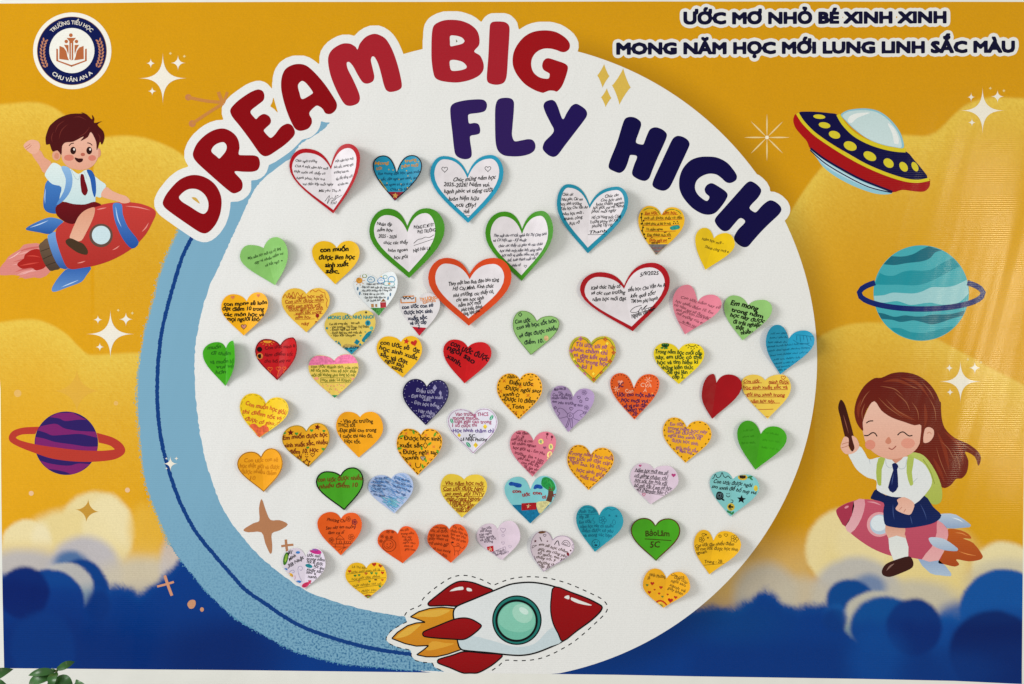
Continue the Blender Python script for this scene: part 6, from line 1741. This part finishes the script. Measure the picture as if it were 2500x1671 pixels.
H.draw('star_drawing', *[('P',sparkle(x,y,r,r*1.2,p=1.9),'#E2C23A') for x,y,r in ((513,585,22),(252,672,18),(418,772,24))])
# ---- 49
H = Heart('k', [(1000,730),(990,1088),(870,622),(762,760),(1130,633),(1225,730)], '#D37486', 'salmon pink heart full of maroon writing with yellow-ringed drawings', 8, 16)
MR = '#6A2436'
H.write([('Gia đình',822,652,950,670),('Lê - 2B',822,698,905,702),('con ước là con',777,722,988,748),('sẽ chăm ngoan',782,762,1025,792),('học giỏi và - Em yêu',792,805,1112,868),('trường. Em + bạn',807,858,1098,942),('yêu các cô giáo',837,912,1093,970),('con yêu lớp',877,955,1055,996),('2B. Em yêu',897,1000,1048,1036),('bố mẹ',927,1036,1010,1062)],27,MR,0.005,0.2)
H.draw('ring_drawing', ('P',ellipse(1075,735,27,28),'#E4D07A'), ('P',ellipse(1073,735,17,19),'#8A9A7A'), ('P',ellipse(1070,735,7,8),'#2A2A30'), ('P',ellipse(1173,783,22,30),'#E4D07A'), ('P',ellipse(1175,784,13,20),'#8AA07A'), ('P',ellipse(1178,784,6,8),'#2A2A20'), ('P',ellipse(1160,862,24,36,20),'#E6D08A'), ('P',[(1130,905),(1150,890),(1165,915),(1145,912)],'#E6D08A'), ('P',ellipse(1160,860,14,22,20),'#D98A7A'))
H.draw('balloon_drawing', ('P',ellipse(1138,658,12,14),MR), ('S',[(1138,672),(1130,690),(1136,708)],4,MR), ('P',ellipse(1184,684,12,14),MR), ('S',[(1184,698),(1178,720)],4,MR), ('P',little_heart(1112,796,17),'#8A4A6A'))
# ---- 50
H = Heart('j', [(938,668),(907,1075),(805,605),(695,760),(1035,605),(1160,730)], '#E7A31A', 'orange heart edged in black dashes with green leaves and a smile', 4, 12)
H.border(8,'#17120A',13,(30,22),'dashed_border')
H.draw('leaf_drawing', *[leaf_(x,y,a,24,11,'#5E9A2A') for x,y,a in ((745,683,-20),(865,640,75),(1083,662,-60),(725,805,-15),(1028,757,-40),(1113,835,60),(957,985,70),(985,920,60),(945,800,75))], *[op for x,y in ((790,655),(990,672),(1070,785),(790,818),(1030,912),(830,960),(1010,860)) for op in xmark(x,y,11,'#E07A3A',6)])
H.write([('- Được học sinh',732,722,1142,724),('xuất sắc',722,792,958,796),('- Được ngôi sao',722,864,1118,864),('xanh',772,920,915,920)],38,'#15110A',0.018,0.02,0.05)
H.draw('heart_drawing', ('P',little_heart(960,903,26),'#A89A8A'), ('C',little_heart(960,903,26),5,'#2A201A'), ('S',[(885,950),(888,985),(905,1000),(930,990),(938,955)],7,'#15110A'), ('C',sparkle(985,775,22,30,p=1.8),6,'#15110A'))
# ---- 51
H = Heart('k', [(300,1120),(280,1500),(165,1062),(63,1200),(430,1065),(535,1180)], '#DEBF3C', 'yellow heart with seven ruled rows of dark red cursive writing', 4, 12)
RB = '#84280E'
H.write([('Vào năm học mới',112,1175,498,1172),('Con ước được Ngôi',92,1228,503,1225),('sao xanh, giỏi TNTV',107,1280,508,1278),('môn Trạng Nguyên',122,1330,478,1325),('Tiếng Việt',152,1367,375,1364),('của học sinh',182,1401,400,1398),('xuất sắc',217,1440,370,1436)],34,RB,0.012,0.25,0.05)
H.lines([(82,1182,512,1180),(85,1234,508,1230),(92,1286,512,1284),(118,1336,470,1330),(150,1372,420,1369),(185,1407,400,1404),(210,1443,370,1441)],5,RB)
# ---- 52
H = Heart('k', [(968,1225),(967,1560),(850,1090),(708,1210),(1110,1080),(1232,1220)], '#7CC2C8', 'painted heart of a blue bay with tree, sandy shore and red flag', 5, 16)
H.clip(0,1,1372,'#146E96','painted_sea')
H.draw('shore_painting', ('F',[(1028,1352),(1100,1334),(1168,1338),(1130,1395),(1068,1460),(1042,1425)],'#C9C28A'))
H.nl += 0.6
H.draw('tree_painting', ('F',[(1078,1150),(1090,1105),(1125,1092),(1170,1108),(1205,1150),(1218,1200),(1190,1238),(1150,1225),(1110,1200),(1085,1180)],'#258A42'), ('F',[(1130,1115),(1170,1130),(1195,1175),(1160,1180)],'#3E9E4A'), ('P',[(1152,1190),(1192,1190),(1200,1262),(1190,1300),(1178,1345),(1125,1330),(1146,1270)],'#5E3A2A'))
H.draw('cloud_painting', ('F',[(750,1160),(772,1140),(812,1148),(850,1155),(880,1168),(872,1195),(830,1196),(800,1180),(765,1178)],'#1B4A9C'), ('F',[(1000,1205),(1018,1172),(1050,1168),(1080,1178),(1092,1205),(1068,1212),(1040,1206),(1012,1216)],'#1B4A9C'))
H.draw('flag_painting', ('P',[(880,1358),(1028,1350),(1030,1420),(880,1430)],'#9E1A22'), ('P',star5(952,1387,26),'#D8B488'))
H.write([('con',787,1252,878,1250,32),('ước',887,1288,965,1284,32),('con',992,1270,1085,1268,32),('có',1087,1306,1128,1306,32),('ơ',1195,1290,1222,1290,30)],32,'#96202A',0.03,0.0,0.05)
# ---- 53
H = Heart('l', [(588,870),(565,1225),(460,768),(348,920),(710,797),(815,910)], '#E9A51A', 'orange heart with brown stitched dashes and mauve writing, beside the painted heart', 4, 14)
H.border(7,'#5A2C10',12,(26,20),'stitched_border')
H.write([('Trong năm học mới',372,865,803,920),('em ước sẽ đạt cúp',367,912,778,968),('Ngôi Sao. Và được',367,948,743,1034),('học sinh giỏi',442,1032,713,1090),('xuất sắc',472,1095,640,1140)],34,'#94506A',0.012,0.05)
# ---- 54
H = Heart('m', [(615,565),(600,902),(490,468),(383,600),(730,500),(842,630)], '#E9AB1C', 'golden heart with sparse black dashes and thin mauve writing below the lemon heart', 5, 14)
H.border(8,'#2A1C0A',14,(16,36),'dashed_border')
H.write([('Em ước',452,542,580,556),('trong năm học này',432,578,803,625),('em sẽ được cúp',427,612,763,655),('ngôi sao xanh và',432,652,743,686),('được học sinh',467,697,718,736),('giỏi xuất sắc',507,765,713,805),('Minh Anh',542,805,663,822)],30,'#8E5488',0.008,0.05)
# ---- 55
H = Heart('m', [(1322,630),(1268,968),(1190,497),(1087,620),(1445,552),(1555,660)], '#3E9C14', 'plain bright green heart with a centre crease and no readable writing', 9, 14)
H.scribble([(1150,600,1250,595),(1140,660,1260,655),(1130,720,1270,716),(1350,620,1500,640),(1340,690,1500,710),(1330,760,1480,780)],18,2.4,'#358A12','faint_doodles')
# ---- 56
H = Heart('m', [(300,965),(268,1297),(190,903),(72,1040),(420,928),(527,1070)], '#D4C0D0', 'pale lilac heart with underlined cursive rows and three magenta hearts', 4, 14)
H.write([('Năm học mới em sẽ',117,985,433,1012),('cố gắng chăm chỉ',112,1035,428,1068),('học tốt. Em hứa với',112,1082,423,1114),('bố mẹ, lớp 3 em sẽ học',107,1128,468,1164),('giỏi (Nguyễn Bảo Chi)',117,1168,458,1214)],30,'#3E3440',0.006,0.3)
H.lines([(110,985,438,1018),(105,1036,432,1074),(105,1084,428,1120),(103,1130,472,1170),(112,1170,445,1220)],3.5,'#4A4048')
H.draw('heart_drawing', ('P',little_heart(167,930,14),'#B04A7A'), ('P',little_heart(482,1017,20),'#A83A72'), ('C',little_heart(202,1205,15),6,'#C06A86'))
# ---- 57
H = Heart('m', [(1055,1060),(1030,1415),(950,983),(832,1090),(1190,1012),(1293,1130)], '#7CBFC0', 'light turquoise heart with sunflowers, a black star and a black rose', 5, 16)
H.write([('Con ước được ngôi',867,1097,1233,1130),('sao xanh để bố mẹ vui.',847,1142,1272,1202)],32,'#11161A',0.012,0.2,0.06)
H.draw('flower_drawing', ('F',[(892,1215),(905,1182),(935,1178),(962,1200),(962,1240),(930,1258),(898,1248)],'#14181C'), ('C',ellipse(925,1215,14,n=10),4,'#6A8A90'), ('C',ellipse(928,1216,26,24,n=12),4,'#5A7A80'), ('P',ellipse(888,1258,18,8,-20),'#14181C'), ('P',ellipse(960,1255,16,8,30),'#14181C'), ('P',star5(1133,1250,42,0.1),'#0E1114'), ('S',[(990,1215),(1008,1230),(1028,1218)],6,'#11161A'), ('D',[(998,1198),(1018,1197)],5,'#11161A'), ('S',[(1035,1258),(1055,1262),(1050,1285),(1035,1282)],6,'#11161A'))
H.draw('sunflower_drawing', ('P',ellipse(1145,1040,44,28),'#C9A838'), ('P',ellipse(1145,1034,32,20),'#2A1E14'), ('P',ellipse(1212,1035,24,10,-20),'#2E7A4A'), ('P',ellipse(1222,1052,18,8,40),'#2E7A4A'))
H.draw('sunflower_drawing', ('P',ellipse(1262,1140,18,28),'#D0B83A'))
H.draw('sunflower_drawing', ('P',ellipse(1035,1325,36),'#C9B040'), ('P',ellipse(1035,1325,25),'#1E1812'), ('S',[(1035,1362),(1032,1395)],6,'#2E6A3A'), ('P',ellipse(1015,1372,24,10,30),'#2E7A4A'), ('P',ellipse(1050,1382,20,10,-50),'#2E7A4A'))
H.draw('crown_drawing', ('S',[(855,1052),(870,1045),(884,1010),(900,1040),(915,1045)],6,'#14181C'), ('S',[(915,1045),(935,1030),(950,994),(965,1030),(985,1046)],6,'#14181C'), ('S',[(985,1046),(1008,1028),(1025,1045),(1040,1055)],6,'#14181C'))
# ---- 58
H = Heart('p', [(342,575),(298,938),(220,467),(107,600),(460,478),(577,620)], '#1F8EA2', 'deep turquoise heart with faint pen doodles and a smiling face at its tip', 6, 16)
TD = '#145E78'
H.write([('Anh Tuấn',135,548,320,540),('lớp 2B',140,598,235,592),('Em ước',135,650,265,648),('năm học này có nhiều',150,695,480,690),('điểm được cô yêu',165,740,480,735),('và mong các bạn',180,785,465,780)],30,TD,0.0,0.2)
H.draw('face_drawing', ('C',ellipse(307,855,40,n=20),4,'#123E54'), ('D',[(293,845),(322,840)],5,'#123E54'), ('P',ellipse(308,872,15,10),'#123E54'))
H.draw('flower_drawing', *flower(375,620,34,TD,4))
H.draw('doodle_drawing', ('S',[(115,556),(230,560),(335,558)],4,TD), ('S',[(290,590),(275,620),(300,640),(280,655)],4,TD), ('C',ellipse(487,635,14,26,n=12),3,TD), ('P',star5(442,570,14),TD), ('P',star5(510,572,14),TD), ('S',[(170,500),(200,485),(240,492),(290,500)],4,TD), ('S',[(400,520),(430,500),(470,515),(510,500),(540,520)],4,TD))
# ---- 59
H = Heart('p', [(908,675),(912,1028),(790,597),(657,720),(1040,600),(1152,720)], '#439A1A', 'green heart outlined in brown with a name and class under a line', 4, 8)
H.border(10,'#54280E')
H.write([('BảoLâm',807,780,1046,780,52),('5C',852,893,955,893,54)],52,'#3A2410',0.004,0.0,0.03)
H.lines([(800,808,1065,822)],7,'#3A2410')
# ---- 60
H = Heart('p', [(1492,830),(1450,1165),(1395,717),(1293,860),(1610,725),(1750,850)], '#E6B01A', 'yellow heart with flower and heart doodles above writing, signed on a line', 5, 18)
OB = '#5A4414'
H.write([('Con ước đạt nhiều điểm',1307,892,1688,862),('10 con ước được học sinh',1312,922,1722,916),('ngoan.',1312,970,1430,942),('Trung - 2B',1402,1056,1578,1046)],30,OB,0.004,0.25)
H.lines([(1370,1075,1600,1050)],4,OB)
H.draw('flower_drawing', *flower(1372,815,26,OB,4), *flower(1692,795,32,OB,4), ('C',little_heart(1392,765,18),4,OB), ('C',little_heart(1612,765,18),4,OB), ('C',star5(1556,780,18),4,OB), ('P',star5(1418,765,12),OB), ('P',star5(1436,797,12),OB))
# ---- 61
H = Heart('p', [(1020,1210),(985,1500),(900,1105),(778,1270),(1150,1137),(1247,1280)], '#E9A91E', 'orange yellow heart with scattered red hearts and a rainbow at the bottom', 5, 12)
H.write([('Nhật Phương',842,1180,1010,1205),('3B',822,1215,852,1215),('Con ước',1062,1176,1195,1212),('đạt cúp',1092,1206,1218,1248),('ngôi sao',1062,1238,1203,1280),('xanh và',1042,1280,1198,1338),('giấy khen',1027,1312,1173,1368)],28,'#7A5A1E',0.004,0.1)
H.draw('heart_drawing', *[('P',little_heart(x,y,r,0.1),c) for x,y,r,c in ((875,1255,20,'#B02A1E'),(963,1297,18,'#B83A22'),(845,1343,17,'#B02A1E'),(1057,1425,26,'#B02A1E'),(1108,1393,17,'#B83A22'),(1030,1368,11,'#B02A1E'),(945,1358,13,'#B83A22'),(822,1270,14,'#5A7A3A'),(978,1390,12,'#5A7A3A'),(898,1318,10,'#B02A1E'))])
H.draw('rainbow_drawing', ('S',[(905,1450),(935,1432),(970,1432),(1005,1455),(1025,1482)],13,'#B8281E'), ('S',[(918,1462),(945,1450),(970,1452),(998,1478)],9,'#E0C04A'), ('S',[(930,1475),(955,1466),(980,1485)],10,'#5A8A3A'))

# ================================================================== POTTED PLANT in front of the banner, bottom left
pl_y = -0.16
kf = (DIST + pl_y) / DIST
def P3(px, py, dy=0.0):
    k = (DIST + pl_y + dy) / DIST
    return Vector(((px - CX) * S * k, pl_y + dy, (CY - py) * S * k))
plant = bpy.data.objects.new('potted_plant', None)
base = P3(138, 1640); base.z = -0.86
plant.location = base
COL.objects.link(plant)
tag(plant, 'dark green leafy plant rising in front of the white banner margin', 'plant')
def local(v):
    return (v[0] - base.x, v[1] - base.y, v[2] - base.z)
def leaf_mesh(b, t, w, bend, name='leaf', up=0.4):
    b, t = Vector(b), Vector(t)
    ax = t - b; L = ax.length; ax.normalize()
    side = ax.cross(Vector((0, -1, up))); side.normalize()
    nrm = side.cross(ax); nrm.normalize()
    vs, fs = [], []
    n = 9
    for k in range(n + 1):
        s = k / n
        ww = w * (math.sin(math.pi * min(1, s ** 0.8)) ** 0.85) * (1 - 0.25 * s)
        c = b + ax * (L * s) + nrm * (bend * math.sin(math.pi * s)) 
        for j, q in enumerate((-1, -0.5, 0, 0.5, 1)):
            vs.append(local(c + side * (ww * q) + nrm * (0.22 * ww * abs(q) + 0.05 * w * math.sin(7 * s + 2 * q))))
    for k in range(n):
        for j in range(4):
            a = k * 5 + j
            fs.append((a, a + 1, a + 6, a + 5))
    m = len(vs)
    vs += [(v[0] - nrm.x * 0.0004, v[1] - nrm.y * 0.0004, v[2] - nrm.z * 0.0004) for v in vs]
    fs += [tuple(i + m for i in f[::-1]) for f in fs]
    return link_mesh(name, vs, fs, M_LEAF, plant, smooth=True)
def tube(name, pts, r0, r1, mat, sides=7):
    vs, fs = [], []
    n = len(pts)
    for k, p in enumerate(pts):
        r = r0 + (r1 - r0) * k / (n - 1)
        d = (Vector(pts[min(k + 1, n - 1)]) - Vector(pts[max(k - 1, 0)])).normalized()
        a = d.cross(Vector((0, 1, 0.01))).normalized(); b_ = d.cross(a)
        for q in range(sides):
            an = 2 * math.pi * q / sides
            vs.append(local(Vector(p) + a * r * math.cos(an) + b_ * r * math.sin(an)))
    for k in range(n - 1):
        for q in range(sides):
            q2 = (q + 1) % sides
            fs.append((k*sides+q, k*sides+q2, (k+1)*sides+q2, (k+1)*sides+q))
    fs.append(tuple(range(sides))[::-1]); fs.append(tuple(range((n-1)*sides, n*sides)))
    return link_mesh(name, vs, fs, mat, plant, smooth=True)
tip = P3(137, 1636)
tube('stem', [P3(142, 1880), P3(140, 1780), P3(138, 1700), tip], 0.0035, 0.0016, M_STEM)
tube('stem', [P3(132, 1880), P3(70, 1790), P3(0, 1700), P3(-30, 1655)], 0.003, 0.0014, M_STEM)
tube('stem', [P3(146, 1880), P3(160, 1790), P3(178, 1700), P3(184, 1675)], 0.003, 0.0014, M_STEM)
LV = [((137,1637),(183,1616),9,0.01,0.2),((136,1640),(69,1650),10,0.008,0.5),((138,1642),(128,1690),12,0.01,0.8),((134,1650),(70,1684),14,0.012,0.7),((142,1650),(180,1690),15,0.012,0.8),((140,1655),(128,1715),15,0.01,1.0),
      ((-30,1660),(33,1634),13,0.01,0.3),((-28,1668),(30,1690),14,0.01,0.7),((184,1672),(206,1670),7,0.006,0.7),((182,1680),(222,1700),12,0.01,0.7),((138,1700),(95,1740),16,0.01,0.7),((140,1720),(185,1760),16,0.01,0.7),((140,1640),(150,1627),4,0.003,0.4),((136,1640),(126,1631),3,0.003,0.4)]
for i, (b_, t_, w_, bd, up) in enumerate(LV):
    leaf_mesh(P3(*b_), P3(t_[0], t_[1], -0.015 * ((i % 3) - 1)), w_ * S, bd, 'leaf', up)
# pot standing below the picture, which the stems grow out of
def lathe(name, prof, mat):
    vs, fs = [], []
    ns = 28
    for r, z in prof:
        for q in range(ns):
            a = 2 * math.pi * q / ns
            vs.append((r * math.cos(a), r * math.sin(a), z))
    for k in range(len(prof) - 1):
        for q in range(ns):
            q2 = (q + 1) % ns
            fs.append((k*ns+q, k*ns+q2, (k+1)*ns+q2, (k+1)*ns+q))
    fs.append(tuple(range(ns))[::-1])
    return link_mesh(name, vs, fs, mat, plant, smooth=True)
lathe('pot', [(0.055, 0.0), (0.072, 0.13), (0.08, 0.13), (0.082, 0.155), (0.072, 0.155), (0.068, 0.14)], M_POT)
lathe('soil', [(0.02, 0.12), (0.068, 0.135), (0.069, 0.142), (0.03, 0.146), (0.001, 0.147)], M_SOIL)
print('hearts', sum(1 for o in COL.objects if o.name.startswith('paper_heart')), 'objects', len(COL.objects), 'tris', sum(len(o.data.polygons) for o in COL.objects if o.type == 'MESH'))
